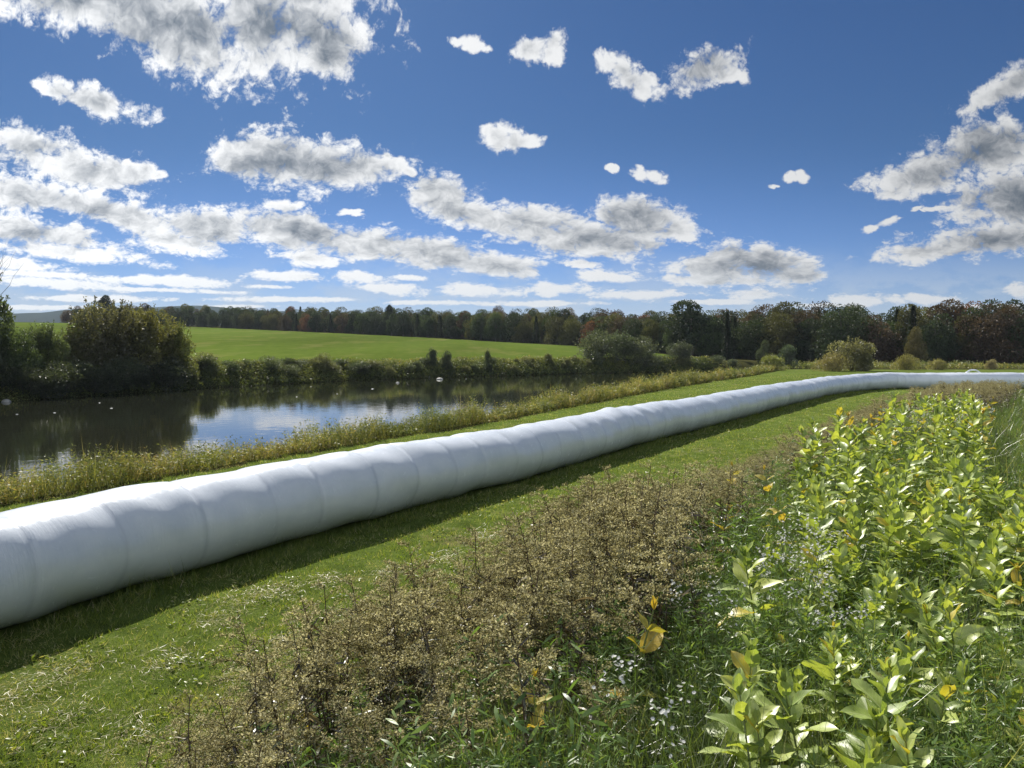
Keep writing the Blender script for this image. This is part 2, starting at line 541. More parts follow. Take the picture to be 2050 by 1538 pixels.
def plain_mat(name, col, rough=0.8, vary=0.3, nscale=6.0):
    m, N = mat_new(name)
    tc = N.new('ShaderNodeTexCoord')
    n = N.noise(tc.outputs['Object'], nscale, 6, 0.6)
    c = N.vmath('SCALE', tuple(col), scale=N.ramp(n, [(0.3, 1 - vary), (0.7, 1 + vary)]))
    b = N.new('ShaderNodeBsdfPrincipled'); N.put(b.inputs['Base Color'], c); b.inputs['Roughness'].default_value = rough
    out = N.new('ShaderNodeOutputMaterial'); N.nt.links.new(b.outputs[0], out.inputs[0])
    return m


M_LAWN = ground_mat("lawn_soil", [(0.25, (0.055, 0.075, 0.018)), (0.5, (0.10, 0.14, 0.03)), (0.75, (0.17, 0.20, 0.055))], 2.2, 0.22, (0.8, 1.2), 0.8,
                    ((0.20, 0.17, 0.085), 0.55, 0.56, 0.74))
M_BANK = ground_mat("bank_soil", [(0.3, (0.03, 0.035, 0.012)), (0.7, (0.075, 0.07, 0.028))], 4.0, 0.3, (0.8, 1.2), 0.8)
M_FIELD = ground_mat("field_crop", [(0.3, (0.072, 0.108, 0.018)), (0.7, (0.098, 0.134, 0.025))], 0.6, 0.02, (0.74, 1.22), 0.8, ((0.13, 0.145, 0.04), 0.12, 0.52, 0.68), 3.0, (1.0, 0.3, 1.0))
M_FLOOR = ground_mat("forest_soil", [(0.3, (0.03, 0.03, 0.014)), (0.7, (0.06, 0.055, 0.025))], 0.5, 0.05)
M_TAN = ground_mat("stubble", [(0.3, (0.20, 0.16, 0.08)), (0.7, (0.28, 0.23, 0.12))], 0.5, 0.05)
M_HILL = ground_mat("hill_woods", [(0.3, (0.03, 0.05, 0.055)), (0.7, (0.045, 0.068, 0.07))], 0.012, 0.002, (0.8, 1.2), 0)  # bluish base: part of the distance haze is put into the colour


# ------------------------------------------------------------------ ground sheets
def ground():
    def axis(lo, hi, n, k):
        a, b = math.asinh(lo / k), math.asinh(hi / k)
        return np.sinh(np.linspace(a, b, n)) * k
    xs = axis(-2400, 2400, 760, 9.0)
    ys = axis(-400, 2250, 820, 9.0)
    X, Y = np.meshgrid(xs, ys)
    Z = terrain(X, Y)
    V = np.stack([X, Y, Z], -1).reshape(-1, 3)
    nx, ny = len(xs), len(ys)
    i = (np.arange(ny - 1)[:, None] * nx + np.arange(nx - 1)[None, :])
    F = np.stack([i, i + 1, i + nx + 1, i + nx], -1).reshape(-1, 4)
    c = V[F].mean(1)
    cx, cy = c[:, 0], c[:, 1]
    s = -sdist(cx, cy, TUBE); sN = sdist(cx, cy, NB); sF = sdist(cx, cy, FB)
    sE = sdist(cx, cy, EDGE)
    cls = np.zeros(len(F), int)                       # 0 lawn
    cls[(s > 5.2 + .4 * wob(cx, cy, 1.2, 3)) & (sN < 0) & (cy < 66) & (s < 60)] = 1
    cls[(sN > -0.4 + .2 * wob(cx, cy, 1.0, 4))] = 1   # 1 bank
    far = (sF > 6.0) & ((sN > 0) | (cx > 60))
    cls[far & (cx < 33 + .25 * (cy - 150))] = 2       # 2 field
    cls[(sE > -3) & (cy > 90)] = 3                    # 3 forest floor
    cls[(cls == 2) & (cx < -150) & (sF > 352)] = 4
    cls[(cls == 3) & (cx < -250) & (cy > 150)] = 4
    cls[(cls == 0) & (cy > 118) & (cx > 30)] = 1
    names = [('lawn', M_LAWN), ('river_bank', M_BANK), ('field', M_FIELD), ('forest_floor', M_FLOOR), ('stubble_field', M_TAN)]
    for k, (nm, mt) in enumerate(names):
        f = F[cls == k]
        if not len(f): continue
        u, inv = np.unique(f, return_inverse=True)
        tag(obj(nm, mesh(nm, V[u], inv.reshape(-1, 4), mt)), kind='structure')


ground()

# water
mw, N = mat_new("river_water")
geo = N.new('ShaderNodeNewGeometry')
P = N.vmath('MULTIPLY', geo.outputs['Position'], (1.0, 1.0, 1.0))
b = N.new('ShaderNodeBsdfPrincipled')
b.inputs['Base Color'].default_value = (0.018, 0.02, 0.012, 1)
b.inputs['Roughness'].default_value = 0.03
b.inputs['IOR'].default_value = 1.45
b.inputs['Specular IOR Level'].default_value = 0.5
bp = N.new('ShaderNodeBump'); bp.inputs['Strength'].default_value = 0.16; bp.inputs['Distance'].default_value = 0.025
N.put(bp.inputs['Height'], N.math('ADD', N.noise(P, 1.3, 3, 0.5), N.math('MULTIPLY', N.noise(P, 6.0, 2, 0.5), 0.15)))
N.nt.links.new(bp.outputs[0], b.inputs['Normal'])
o_ = N.new('ShaderNodeOutputMaterial'); N.nt.links.new(b.outputs[0], o_.inputs[0])
gx, gy = np.meshgrid(np.linspace(-150, 80, 24), np.linspace(-170, 175, 36))
V = np.stack([gx, gy, np.full_like(gx, -1.0)], -1).reshape(-1, 3)
i = (np.arange(35)[:, None] * 24 + np.arange(23)[None, :])
tag(obj("river_water", mesh("river_water", V, np.stack([i, i + 1, i + 25, i + 24], -1).reshape(-1, 4), mw)), kind='structure')


# hills far away on the left
def hills():
    xs = np.linspace(-2300, 300, 260); ys = np.linspace(1350, 2100, 60)
    X, Y = np.meshgrid(xs, ys)
    u = X / 1700.0
    ridge = 84 + 11 * np.sin(u * 5.2 + 4.3) + 6 * np.sin(u * 13 + 1.0) + 2 * np.sin(u * 41)
    prof = np.exp(-((Y - 1720) / 170.0) ** 2)
    Z = ridge * prof + 1.6 * wob(X, Y, .02, 5) * prof + 2 - 6 * (prof < .02)
    V = np.stack([X, Y, Z], -1).reshape(-1, 3)
    i = (np.arange(59)[:, None] * 260 + np.arange(259)[None, :])
    tag(obj("hills", mesh("hills", V, np.stack([i, i + 1, i + 261, i + 260], -1).reshape(-1, 4), M_HILL)), kind='structure')


hills()


# ------------------------------------------------------------------ the long wrapped silage tube
def tube_path():
    p = TUBE
    # Catmull-Rom through the control points, resampled by arc length
    out = []
    for k in range(1, len(p) - 2):
        p0, p1, p2, p3 = p[k - 1], p[k], p[k + 1], p[k + 2]
        for t in np.linspace(0, 1, 60, endpoint=False):
            out.append(0.5 * ((2 * p1) + (-p0 + p2) * t + (2 * p0 - 5 * p1 + 4 * p2 - p3) * t * t + (-p0 + 3 * p1 - 3 * p2 + p3) * t ** 3))
    out = np.array(out)
    L = np.concatenate([[0], np.cumsum(np.hypot(*np.diff(out, axis=0).T))])
    return out, L


def silage_tube():
    path, L = tube_path()
    tot = L[-1]
    s = [0.0]
    while s[-1] < tot - .1:
        d = math.hypot(np.interp(s[-1], L, path[:, 0]), np.interp(s[-1], L, path[:, 1]))
        s.append(s[-1] + min(0.16, max(0.03, d * 0.0028)))
    s = np.array(s)
    cx, cy = np.interp(s, L, path[:, 0]), np.interp(s, L, path[:, 1])
    ex, ey = np.gradient(cx, s), np.gradient(cy, s)
    n = np.hypot(ex, ey); ex /= n; ey /= n
    rg = np.random.RandomState(3)
    seams, q = [], 0.7
    while q < tot:
        seams.append(q); q += rg.uniform(.95, 1.5)
    seams = np.array(seams)
    k = 84
    th = np.arange(k) * 2 * np.pi / k - np.pi / 2
    T, SS = np.meshgrid(th, s)
    R = np.full(T.shape, 1.0)
    # every bale slightly different in size and offset
    bale = np.searchsorted(seams, s)
    offs = rg.normal(0, 1, (len(seams) + 2, 3))
    mid = np.concatenate([[0], (seams[1:] + seams[:-1]) / 2, [tot, tot + 1]])
    dr = np.interp(s, mid[:len(offs) - 1], offs[:len(mid), 0][:len(offs) - 1]) * 0.007
    dz = np.interp(s, mid[:len(offs) - 1], offs[:len(mid), 1][:len(offs) - 1]) * 0.012
    dl = np.interp(s, mid[:len(offs) - 1], offs[:len(mid), 2][:len(offs) - 1]) * 0.025
    R = R + dr[:, None]
    for j, q in enumerate(seams):
        a = abs(s - q) < 0.7
        dd = (SS[a] - q - 0.02 * np.sin(T[a] * 2 + j))
        amp = rg.uniform(0.014, 0.036) * (1 if rg.rand() > .25 else 0.4)
        side = 0.55 + 0.45 * np.cos(T[a] - math.pi / 2 + rg.uniform(-.8, .8))
        R[a] -= amp * side * np.exp(-np.abs(dd) / 0.045)
        R[a] -= 0.006 * np.exp(-(dd / 0.25) ** 2)
        R[a] += rg.choice([-1, 1]) * rg.uniform(0.004, .014) * np.tanh(dd / 0.025) * np.exp(-(dd / 0.3) ** 2) * side
    for m in range(26):
        fs, ft = rg.uniform(1.0, 9.0), rg.randint(1, 7)
        R += 0.0034 / (0.6 + 0.12 * fs) * np.sin(fs * SS + ft * T + rg.rand() * 6.28)
    # the taller bump with a pulled-up fold of film
    px_, py_ = 3.2, 23.4
    sb = s[np.argmin(np.hypot(cx - px_, cy - py_))]
    g = np.exp(-((SS - sb) / 0.55) ** 2) * np.clip(np.cos(T - math.pi / 2), 0, 1) ** 2
    R += 0.085 * g
    R += 0.055 * np.exp(-((SS - sb + .1) / 0.07) ** 2) * np.clip(np.cos((T - math.pi / 2) * 3.2), 0, 1) * (np.abs(T - math.pi / 2) < .5)
    ca, sa = np.cos(T), np.sin(T)
    hx = 0.735 * R * ca
    hz = 0.66 * R * sa
    gz = terrain(cx, cy)[:, None]
    Zl = 0.655 + hz + dz[:, None] * (0.5 + 0.5 * sa)
    Zl = np.where(Zl < 0.05, 0.05 - (0.05 - Zl) * .25, Zl)
    nx_, ny_ = ey, -ex
    X = cx[:, None] + nx_[:, None] * (hx + dl[:, None])
    Y = cy[:, None] + ny_[:, None] * (hx + dl[:, None])
    V = np.stack([X, Y, Zl + gz - 0.02], -1).reshape(-1, 3)
    m = len(s)
    i = np.arange(m - 1)[:, None] * k; j = np.arange(k)[None, :]; j2 = (j + 1) % k
    F = np.stack([i + j, i + j2, i + k + j2, i + k + j], -1).reshape(-1, 4)
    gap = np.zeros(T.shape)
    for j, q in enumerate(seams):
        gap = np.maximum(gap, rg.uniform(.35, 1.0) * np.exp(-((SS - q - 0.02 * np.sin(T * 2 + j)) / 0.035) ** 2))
    uv = np.stack([SS, T, np.zeros_like(T)], -1).reshape(-1, 3)
    mt, N = mat_new("white_silage_film")
    at = N.new('ShaderNodeAttribute', attribute_name='st')
    v = at.outputs['Vector']
    # film texture: wrinkles run round the tube, small dimples and smears between them
    fine = N.noise(N.vmath('MULTIPLY', v, (26.0, 2.4, 1.0)), 1.0, 5, 0.65)
    diag = N.noise(N.vmath('ADD', N.vmath('MULTIPLY', v, (9.0, 5.0, 1.0)), (3.0, 7.0, 0.0)), 1.0, 7, 0.6, dist=0.8)
    cloudy = N.noise(N.vmath('MULTIPLY', v, (2.2, 1.6, 1.0)), 1.0, 5, 0.6)
    bpn = N.new('ShaderNodeBump'); bpn.inputs['Strength'].default_value = 0.42; bpn.inputs['Distance'].default_value = 0.014
    N.put(bpn.inputs['Height'], N.math('ADD', fine, N.math('MULTIPLY', diag, 0.4)))
    col = N.mix(N.smooth(cloudy, 0.35, 0.7), (0.70, 0.74, 0.79), (0.64, 0.685, 0.74))
    dirt = N.math('MULTIPLY', N.smooth(N.noise(N.vmath('MULTIPLY', v, (14.0, 14.0, 1.0)), 1.0, 6, 0.75), 0.68, 0.8), 0.35)
    col = N.mix(dirt, col, (0.42, 0.42, 0.38))
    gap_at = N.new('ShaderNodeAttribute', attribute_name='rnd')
    col = N.mix(N.math('MULTIPLY', gap_at.outputs['Fac'], 0.4), col, (0.40, 0.44, 0.50))  # darker seams: groove shade painted in, along with grime and thinner film
    b = N.new('ShaderNodeBsdfPrincipled')
    N.put(b.inputs['Base Color'], col)
    N.put(b.inputs['Roughness'], N.ramp(diag, [(0.3, 0.13), (0.7, 0.30)]))
    b.inputs['IOR'].default_value = 1.5
    b.inputs['Subsurface Weight'].default_value = 0.0
    N.nt.links.new(bpn.outputs[0], b.inputs['Normal'])
    o = N.new('ShaderNodeOutputMaterial'); N.nt.links.new(b.outputs[0], o.inputs[0])
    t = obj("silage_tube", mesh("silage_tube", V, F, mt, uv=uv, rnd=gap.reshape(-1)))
    tag(t, "long white plastic-wrapped silage tube snaking across the mown lawn", "silage tube")
    # white hoop standing behind the far part of the tube
    a = np.linspace(0, math.pi, 28)
    hp = np.stack([-0.95 * np.cos(a), np.zeros_like(a), 1.42 * np.sin(a) ** .8 + 0.02], -1)
    Vh, Fh = tubes([(hp, np.full(28, 0.075))], 8)
    h = obj("white_hoop", mesh("white_hoop", Vh, Fh, mt, uv=Vh * 1.0))
    X_, Y_, Z_ = pix_dir(1948, 745)
    h.location = (X_ / Y_ * 64.5, 64.5, tz(X_ / Y_ * 64.5, 64.5) - .02)
    tag(h, "small white hoop standing on the grass just behind the far end of the silage tube", "hoop")
    return path, L


PATH, PLEN = silage_tube()

# ------------------------------------------------------------------ vegetation materials
G = (0.5, 0.5, 0.5)
M_TREE = leaf_mat("tree_leaves", [(0, G), (1, G)], 0.30, (1.3, 1.2, 0.6), 0.03, 0.5, objcol=True, vary=0.5, nscale=0.22, bright=0.85)
M_BARK = plain_mat("bark", (0.10, 0.085, 0.07), 0.9, 0.35, 3.0)
M_SHRUB = leaf_mat("shrub_leaves", [(0, G), (1, G)], 0.45, (1.3, 1.25, 0.6), 0.05, 0.4, objcol=True, vary=0.55, nscale=0.5, bright=1.3)
M_GRASS = leaf_mat("lawn_grass", [(0, (0.055, 0.095, 0.014)), (0.45, (0.15, 0.205, 0.028)), (0.8, (0.28, 0.32, 0.06)), (0.9, (0.40, 0.35, 0.17)), (1, (0.56, 0.49, 0.29))],
                   0.45, (1.3, 1.35, 0.5), 0.05, 0.4)
M_TALL = leaf_mat("tall_grass", [(0, (0.04, 0.065, 0.018)), (0.5, (0.105, 0.15, 0.035)), (0.85, (0.20, 0.25, 0.07)), (1, (0.42, 0.38, 0.20))],
                  0.45, (1.3, 1.35, 0.5), 0.07, 0.35)
M_WEED = leaf_mat("bank_weeds", [(0, (0.06, 0.09, 0.03)), (0.35, (0.16, 0.19, 0.05)), (0.65, (0.30, 0.29, 0.09)), (0.85, (0.34, 0.25, 0.11)), (1, (0.46, 0.40, 0.24))],
                  0.4, (1.25, 1.2, 0.6), 0.04, 0.45, nscale=0.4)
M_DRY = leaf_mat("dry_leaves", [(0, (0.022, 0.018, 0.012)), (0.4, (0.06, 0.048, 0.026)), (0.6, (0.09, 0.11, 0.045)), (0.82, (0.20, 0.165, 0.09)), (1, (0.62, 0.56, 0.40))],
                 0.3, (1.2, 1.0, 0.7), 0.07, 0.35, objrand=0.25)
M_FLUFF = leaf_mat("seed_fluff", [(0, (0.14, 0.125, 0.055)), (0.5, (0.34, 0.315, 0.16)), (1, (0.64, 0.60, 0.40))], 0.45, (1.1, 1.05, 0.8), 0.0, 0.5, objrand=0.25)
M_DSTEM = leaf_mat("dry_stem", [(0, (0.05, 0.03, 0.02)), (1, (0.12, 0.08, 0.05))], 0.0, (1, 1, 1), 0.04)
M_MILK = leaf_mat("milkweed_leaves", [(0, (0.13, 0.20, 0.06)), (0.5, (0.33, 0.42, 0.11)), (0.88, (0.54, 0.58, 0.15)), (0.93, (0.55, 0.46, 0.07)), (1, (0.62, 0.46, 0.06))],
                  0.34, (1.5, 1.45, 0.45), 0.07, 0.42, rib=True)
M_MILKY = leaf_mat("yellow_milkweed_leaves", [(0, (0.28, 0.30, 0.05)), (0.5, (0.52, 0.42, 0.06)), (1, (0.66, 0.44, 0.06))], 0.4, (1.15, 1.1, 0.5), 0.04, 0.5, rib=True)
M_MSTEM = leaf_mat("milkweed_stem", [(0, (0.12, 0.17, 0.05)), (1, (0.18, 0.20, 0.07))], 0.0, (1, 1, 1), 0.06)
M_FEATH = leaf_mat("feathery_green", [(0, (0.07, 0.12, 0.035)), (0.6, (0.15, 0.24, 0.06)), (1, (0.27, 0.35, 0.12))], 0.4, (1.3, 1.3, 0.6), 0.04, 0.4)
M_PETAL = leaf_mat("white_petals", [(0, (0.62, 0.62, 0.58)), (1, (0.80, 0.80, 0.76))], 0.3, (1, 1, 1), 0.02)


# ------------------------------------------------------------------ tree and shrub builders
def crown_broad(seed, H, W, n=5200, nl=26, low=0.06, cs=0.36, ragged=0.5):
    rg = np.random.RandomState(seed)
    c = rdir(nl, rg) * (0.35 + 0.65 * rg.rand(nl, 1) ** 0.5)
    c[:nl // 4, 2] = -rg.uniform(.55, 1.0, nl // 4)
    c[:nl // 4, :2] *= 1.25
    zc = H * (low + 1.0) / 2; rz = H * (1 - low) / 2
    C = np.stack([c[:, 0] * W * 0.36, c[:, 1] * W * 0.36, zc + c[:, 2] * rz * 0.74], -1)
    # narrower at the top
    f = 1 - 0.35 * np.clip((C[:, 2] - zc) / rz, 0, 1) ** 2
    C[:, :2] *= f[:, None]
    r = W * rg.uniform(0.16, 0.27, nl) * (0.8 + ragged * rg.rand(nl) * .5)
    k = rg.choice(nl, n, p=r ** 2 / np.sum(r ** 2))
    d = rdir(n, rg, 0.15)
    rad = r[k] * (0.62 + 0.42 * rg.rand(n) ** 0.6)
    P = C[k] + d * rad[:, None] * np.array([1, 1, 0.85])
    P[:, 2] = np.clip(P[:, 2], 0.15, None)
    lobe = rg.rand(nl)[k]
    rn = np.clip(lobe * 0.55 + rg.rand(n) * 0.45, 0, 1)
    return rhombs(P, d + rdir(n, rg) * 0.9, rdir(n, rg), cs * rg.uniform(0.6, 1.3, n), cs * rg.uniform(0.45, .9, n), rn)


def crown_conifer(seed, H, W, n=4200, spruce=True, cs=0.4):
    rg = np.random.RandomState(seed)
    u = rg.rand(n) ** (1.6 if spruce else 0.9)
    lay = np.floor(u * 15 + rg.rand(n) * .3) / 15 if not spruce else u
    z = H * (0.05 + 0.95 * lay)
    R = (W / 2) * ((1 - lay) ** 0.85 + 0.03) if spruce else (W / 2) * (0.35 + .65 * np.sin(np.pi * np.clip(lay * .9 + .1, 0, 1)))
    a = rg.randint(0, 9, n) / 9 * 6.283 + lay * 11 + rg.normal(0, 0.22, n)
    rr = R * np.sqrt(rg.rand(n)) * (0.75 + 0.35 * np.sin(lay * 60 + a * 2))
    P = np.stack([np.cos(a) * rr, np.sin(a) * rr, z - (0.25 if spruce else -0.1) * rr + rg.normal(0, .12, n)], -1)
    P[:, 2] = np.clip(P[:, 2], 0.1, None)
    D = np.stack([np.cos(a), np.sin(a), np.full(n, -0.1 if spruce else .5)], -1) + rdir(n, rg) * 0.6
    return rhombs(P, D, rdir(n, rg, .8), cs * rg.uniform(.6, 1.3, n), cs * rg.uniform(.35, .6, n), rg.rand(n))


def trunk_mesh(seed, H, r0, limbs=7, spread=2.0, name="trunk"):
    rg = np.random.RandomState(seed)
    z = np.linspace(-0.3, H * 0.88, 9)
    pts = np.stack([0.04 * H * np.sin(z / H * 3 + seed) * z / H, 0.03 * H * np.cos(z / H * 4 + seed) * z / H, z], -1)
    segs = [(pts, r0 * (1 - 0.85 * np.linspace(0, 1, 9)))]
    for i in range(limbs):
        t = rg.uniform(0.25, 0.8); j = int(t * 8)
        a = rg.rand() * 6.283
        L = spread * (1.1 - t) + 0.6
        q = np.linspace(0, 1, 5)[:, None]
        d = np.array([math.cos(a), math.sin(a), 0.75])
        segs.append((pts[j] + q * d * L + q * q * np.array([0, 0, 0.3 * L]), r0 * 0.4 * (1 - t * .5) * (1 - 0.8 * q[:, 0])))
    V, F = tubes(segs, 6)
    return mesh(name, V, F, M_BARK, rnd=np.zeros(len(V)))


# proto crowns: (crown mesh, trunk mesh, nominal height)
def proto_broad(seed, H, W, **kw):
    V, F, R = crown_broad(seed, H, W, **kw)
    return mesh("crown", V, F, M_TREE, rnd=R, smooth=False), trunk_mesh(seed, H, 0.2 + 0.012 * H, 7, W * .35)


BROAD = [proto_broad(100 + i, 12.0, w_, n=11500, nl=nl_, low=lw, cs=.35) for i, (w_, nl_, lw) in enumerate(
    [(10, 40, -.02), (9, 36, .0), (11, 46, -.03), (8, 32, .0), (9.5, 34, .0), (8.5, 40, -.02), (10.5, 38, .0), (7.5, 28, .0)])]
CONE = []
for i, (w_, sp) in enumerate([(4.2, True), (3.4, True), (4.8, True), (7.0, False), (6.4, False)]):
    V, F, R = crown_conifer(200 + i, 12.0, w_, 5200, sp, 0.42) if sp else crown_broad(200 + i, 12.0, w_ + 1.5, 6500, 20, .12, .4, .2)
    CONE.append((mesh("crown", V, F, M_TREE, rnd=R, smooth=False), trunk_mesh(200 + i, 12.5, .22, 0 if sp else 8, 3.0)))


def place_tree(proto, x, y, H, color, label, catg, group, name, rg, wide=1.0, z=None):
    z = tz(x, y) if z is None else z
    r = empty(name, (x, y, z), rg.rand() * 6.283)
    s = H / 12.0
    r.scale = (s * wide, s * wide, s)
    tag(r, label, catg, group)
    c = obj("crown", proto[0], r); c.color = tuple(color) + (1,)
    t = obj("trunk", proto[1], r)
    return r


COLS = {
    'dark green': (0.040, 0.062, 0.028), 'green': (0.055, 0.085, 0.030), 'olive': (0.095, 0.10, 0.035), 'yellow-green': (0.14, 0.15, 0.045),
    'rusty': (0.10, 0.072, 0.047), 'orange': (0.17, 0.085, 0.045), 'brownish': (0.10, 0.08, 0.048),
}


def forest():
    rg = np.random.RandomState(21)
    L = np.concatenate([[0], np.cumsum(np.hypot(*np.diff(EDGE, axis=0).T))])
    tot = L[-1]
    rows = [(2.0, 5.6, 0.86), (8.0, 6.4, 1.0), (15.0, 7.0, 1.06), (24, 9, 1.1)]
    for ri, (off, step, hf) in enumerate(rows):
        s = rg.uniform(0, 4)
        while s < tot:
            j = min(np.searchsorted(L, s, side='right') - 1, len(EDGE) - 2)
            a, b_ = EDGE[j], EDGE[j + 1]
            t = (s - L[j]) / (L[j + 1] - L[j])
            d = (b_ - a) / np.hypot(*(b_ - a))
            nrm = np.array([-d[1], d[0]])
            p = a + (b_ - a) * t + nrm * (off + rg.uniform(-2, 2)) + d * rg.uniform(-1.2, 1.2)
            x, y = p
            px = 1025 + FPX * x / y
            far = np.clip((y - 150) / 230, 0, 1)
            H = (12.4 - 2.2 * far) * hf * rg.uniform(0.86, 1.1) + (1.2 if 1480 < px < 2000 else 0)
            r = rg.rand()
            warm = 0.30 if px > 1450 else (0.24 if px > 900 else .14)
            step_here = step * (1.0 + 0.25 * far)
            if r < 0.10 and ri < 3:
                k = rg.randint(0, 3); cn = 'dark green'
                place_tree(CONE[k], x, y, H * 0.95, np.array(COLS[cn]) * .8, "dark narrow spruce standing among the broadleaf trees of the woodland edge", "tree", "spruces in the woodland", "spruce_tree", rg)
            else:
                if rg.rand() < warm:
                    cn = rg.choice(['rusty', 'brownish', 'orange', 'olive'], p=[.36, .34, .10, .20])
                else:
                    cn = rg.choice(['dark green', 'green', 'olive', 'yellow-green'], p=[.40, .34, .2, .06])
                lab = {'dark green': "leafy dark green tree in the woodland edge beyond the field and lawn",
                       'green': "leafy green tree in the woodland edge beyond the field and lawn",
                       'olive': "olive green broadleaf tree in the woodland edge beyond the field and lawn",
                       'yellow-green': "pale yellow-green broadleaf tree in the woodland edge",
                       'rusty': "broadleaf tree turning rusty red in the woodland edge",
                       'orange': "broadleaf tree turning orange in the woodland edge",
                       'brownish': "broadleaf tree turning dull brown in the woodland edge"}[cn]
                colr = np.array(COLS[cn]) * rg.uniform(.8, 1.2)
                place_tree(BROAD[rg.randint(len(BROAD))], x, y, H, colr, lab, "tree", cn + " woodland trees", "woodland_tree", rg, rg.uniform(.85, 1.15))
            s += step_here * rg.uniform(.75, 1.25)
    # trees that stand out
    def at(px, d): return (px - 1025) / FPX * d * 1.0, d
    x, y = at(1385, 186); place_tree(CONE[3], x, y, 15.6, (0.035, 0.055, 0.028), "tall dark pine rising above the woodland skyline, left of the rusty crowns", "tree", None, "pine_tree", rg, 1.25)
    x, y = at(214, 360); place_tree(CONE[4], x, y, 15.0, (0.035, 0.05, 0.03), "tall pine poking above the riverside shrubs at the left end of the wood", "tree", None, "pine_tree", rg, .75)
    x, y = at(781, 318); place_tree(CONE[4], x, y, 13.2, (0.035, 0.05, 0.03), "pine standing slightly proud of the distant wood above the middle of the green field", "tree", None, "pine_tree", rg, .6)
    x, y = at(1528, 152); place_tree(BROAD[3], x, y, 7.2, (0.085, 0.11, 0.055), "slender pale green young tree in front of the dark wood beside the round bank shrubs", "tree", None, "young_tree", rg, .6)
    x, y = at(1832, 138); place_tree(BROAD[4], x, y, 7.6, (0.12, 0.11, 0.045), "yellowish small tree standing out against the dark wood above the far tube", "tree", None, "young_tree", rg, .62)
    x, y = at(1455, 165); place_tree(CONE[1], x, y, 10.5, (0.025, 0.04, 0.022), "narrow dark spruce in front of the wood below the orange crown", "tree", None, "spruce_tree", rg, .9)
    # the far tree rows seen through the gap on the left
    for i in range(26):
        px = 20 + i * 8 + rg.uniform(-4, 4)
        d = rg.uniform(560, 640)
        x, y = at(px, d)
        place_tree(BROAD[rg.randint(8)], x, y, rg.uniform(6, 9) if not i in (14, 17) else 13, (0.05, 0.07, 0.035), "small dark tree in the distant row below the blue hills", "tree", "trees below the distant hills", "distant_tree", rg, 1.1)


forest()


# ------------------------------------------------------------------ shrubs
def shrub_proto(seed, H, W, n, cs, nl=18, twig=0.0):
    V, F, R = crown_broad(seed, H, W, n=n, nl=nl, low=-0.02, cs=cs, ragged=.8)
    rg = np.random.RandomState(seed + 5)
    # leafy shoots that break the outline
    k = int(44)
    parts = [(V, F, R)]
    for i in range(k):
        a = rg.rand() * 6.283; e = rg.uniform(.35, 1.4)
        tip = np.array([math.cos(a) * math.cos(e) * W * .5, math.sin(a) * math.cos(e) * W * .5, H * (.5 + .5 * math.sin(e))]) * rg.uniform(.88, 1.14)
        b0 = tip * 0.62
        m = max(6, int(n / 160))
        t = rg.rand(m)[:, None]
        P = b0 + (tip - b0) * t + rg.normal(0, .025 * W, (m, 3)) * (1.2 - t)
        parts.append(rhombs(P, rdir(m, rg, .3), rdir(m, rg), cs * rg.uniform(.6, 1.1, m), cs * rg.uniform(.35, .7, m), rg.rand(m)))
    V, F, R = cat(parts)
    V[:, 2] = np.clip(V[:, 2], 0.02, None)
    segs = []
    for i in range(9):
        a = rg.rand() * 6.283; q = np.linspace(0, 1, 6)[:, None]
        e = np.array([math.cos(a) * W * .33, math.sin(a) * W * .33, H * rg.uniform(.6, .9)])
        segs.append((q * e * np.array([1, 1, 1.0]) + np.array([0, 0, -0.15]), .018 * H * (1 - .8 * q[:, 0]) * .6))
    Vt, Ft = tubes(segs, 5)
    return mesh("foliage", V, F, M_SHRUB, rnd=R, smooth=False), mesh("stems", Vt, Ft, M_BARK, rnd=np.zeros(len(Vt)))


BIGSH = [shrub_proto(301, 7.0, 8.0, 16000, .24, 34), shrub_proto(302, 7.0, 6.5, 14000, .22, 26), shrub_proto(303, 7.0, 7.0, 15000, .22, 30)]
SMSH = [shrub_proto(311 + i, 3.0, w_, 5200, .15, 16) for i, w_ in enumerate([3.6, 3.0, 4.4, 2.6])]


def place_shrub(pr, x, y, H, nomH, color, label, group=None, wide=1.0, rz=None, name="shrub", z=None):
    r = empty(name, (x, y, tz(x, y) - .05 if z is None else z), rng.rand() * 6.283 if rz is None else rz)
    s = H / nomH
    r.scale = (s * wide, s * wide, s)
    tag(r, label, "shrub", group)
    f = obj("foliage", pr[0], r); f.color = tuple(color) + (1,)
    obj("stems", pr[1], r)
    return r


def sh_at(px, d): return ((px - 1025) / FPX * d, d)


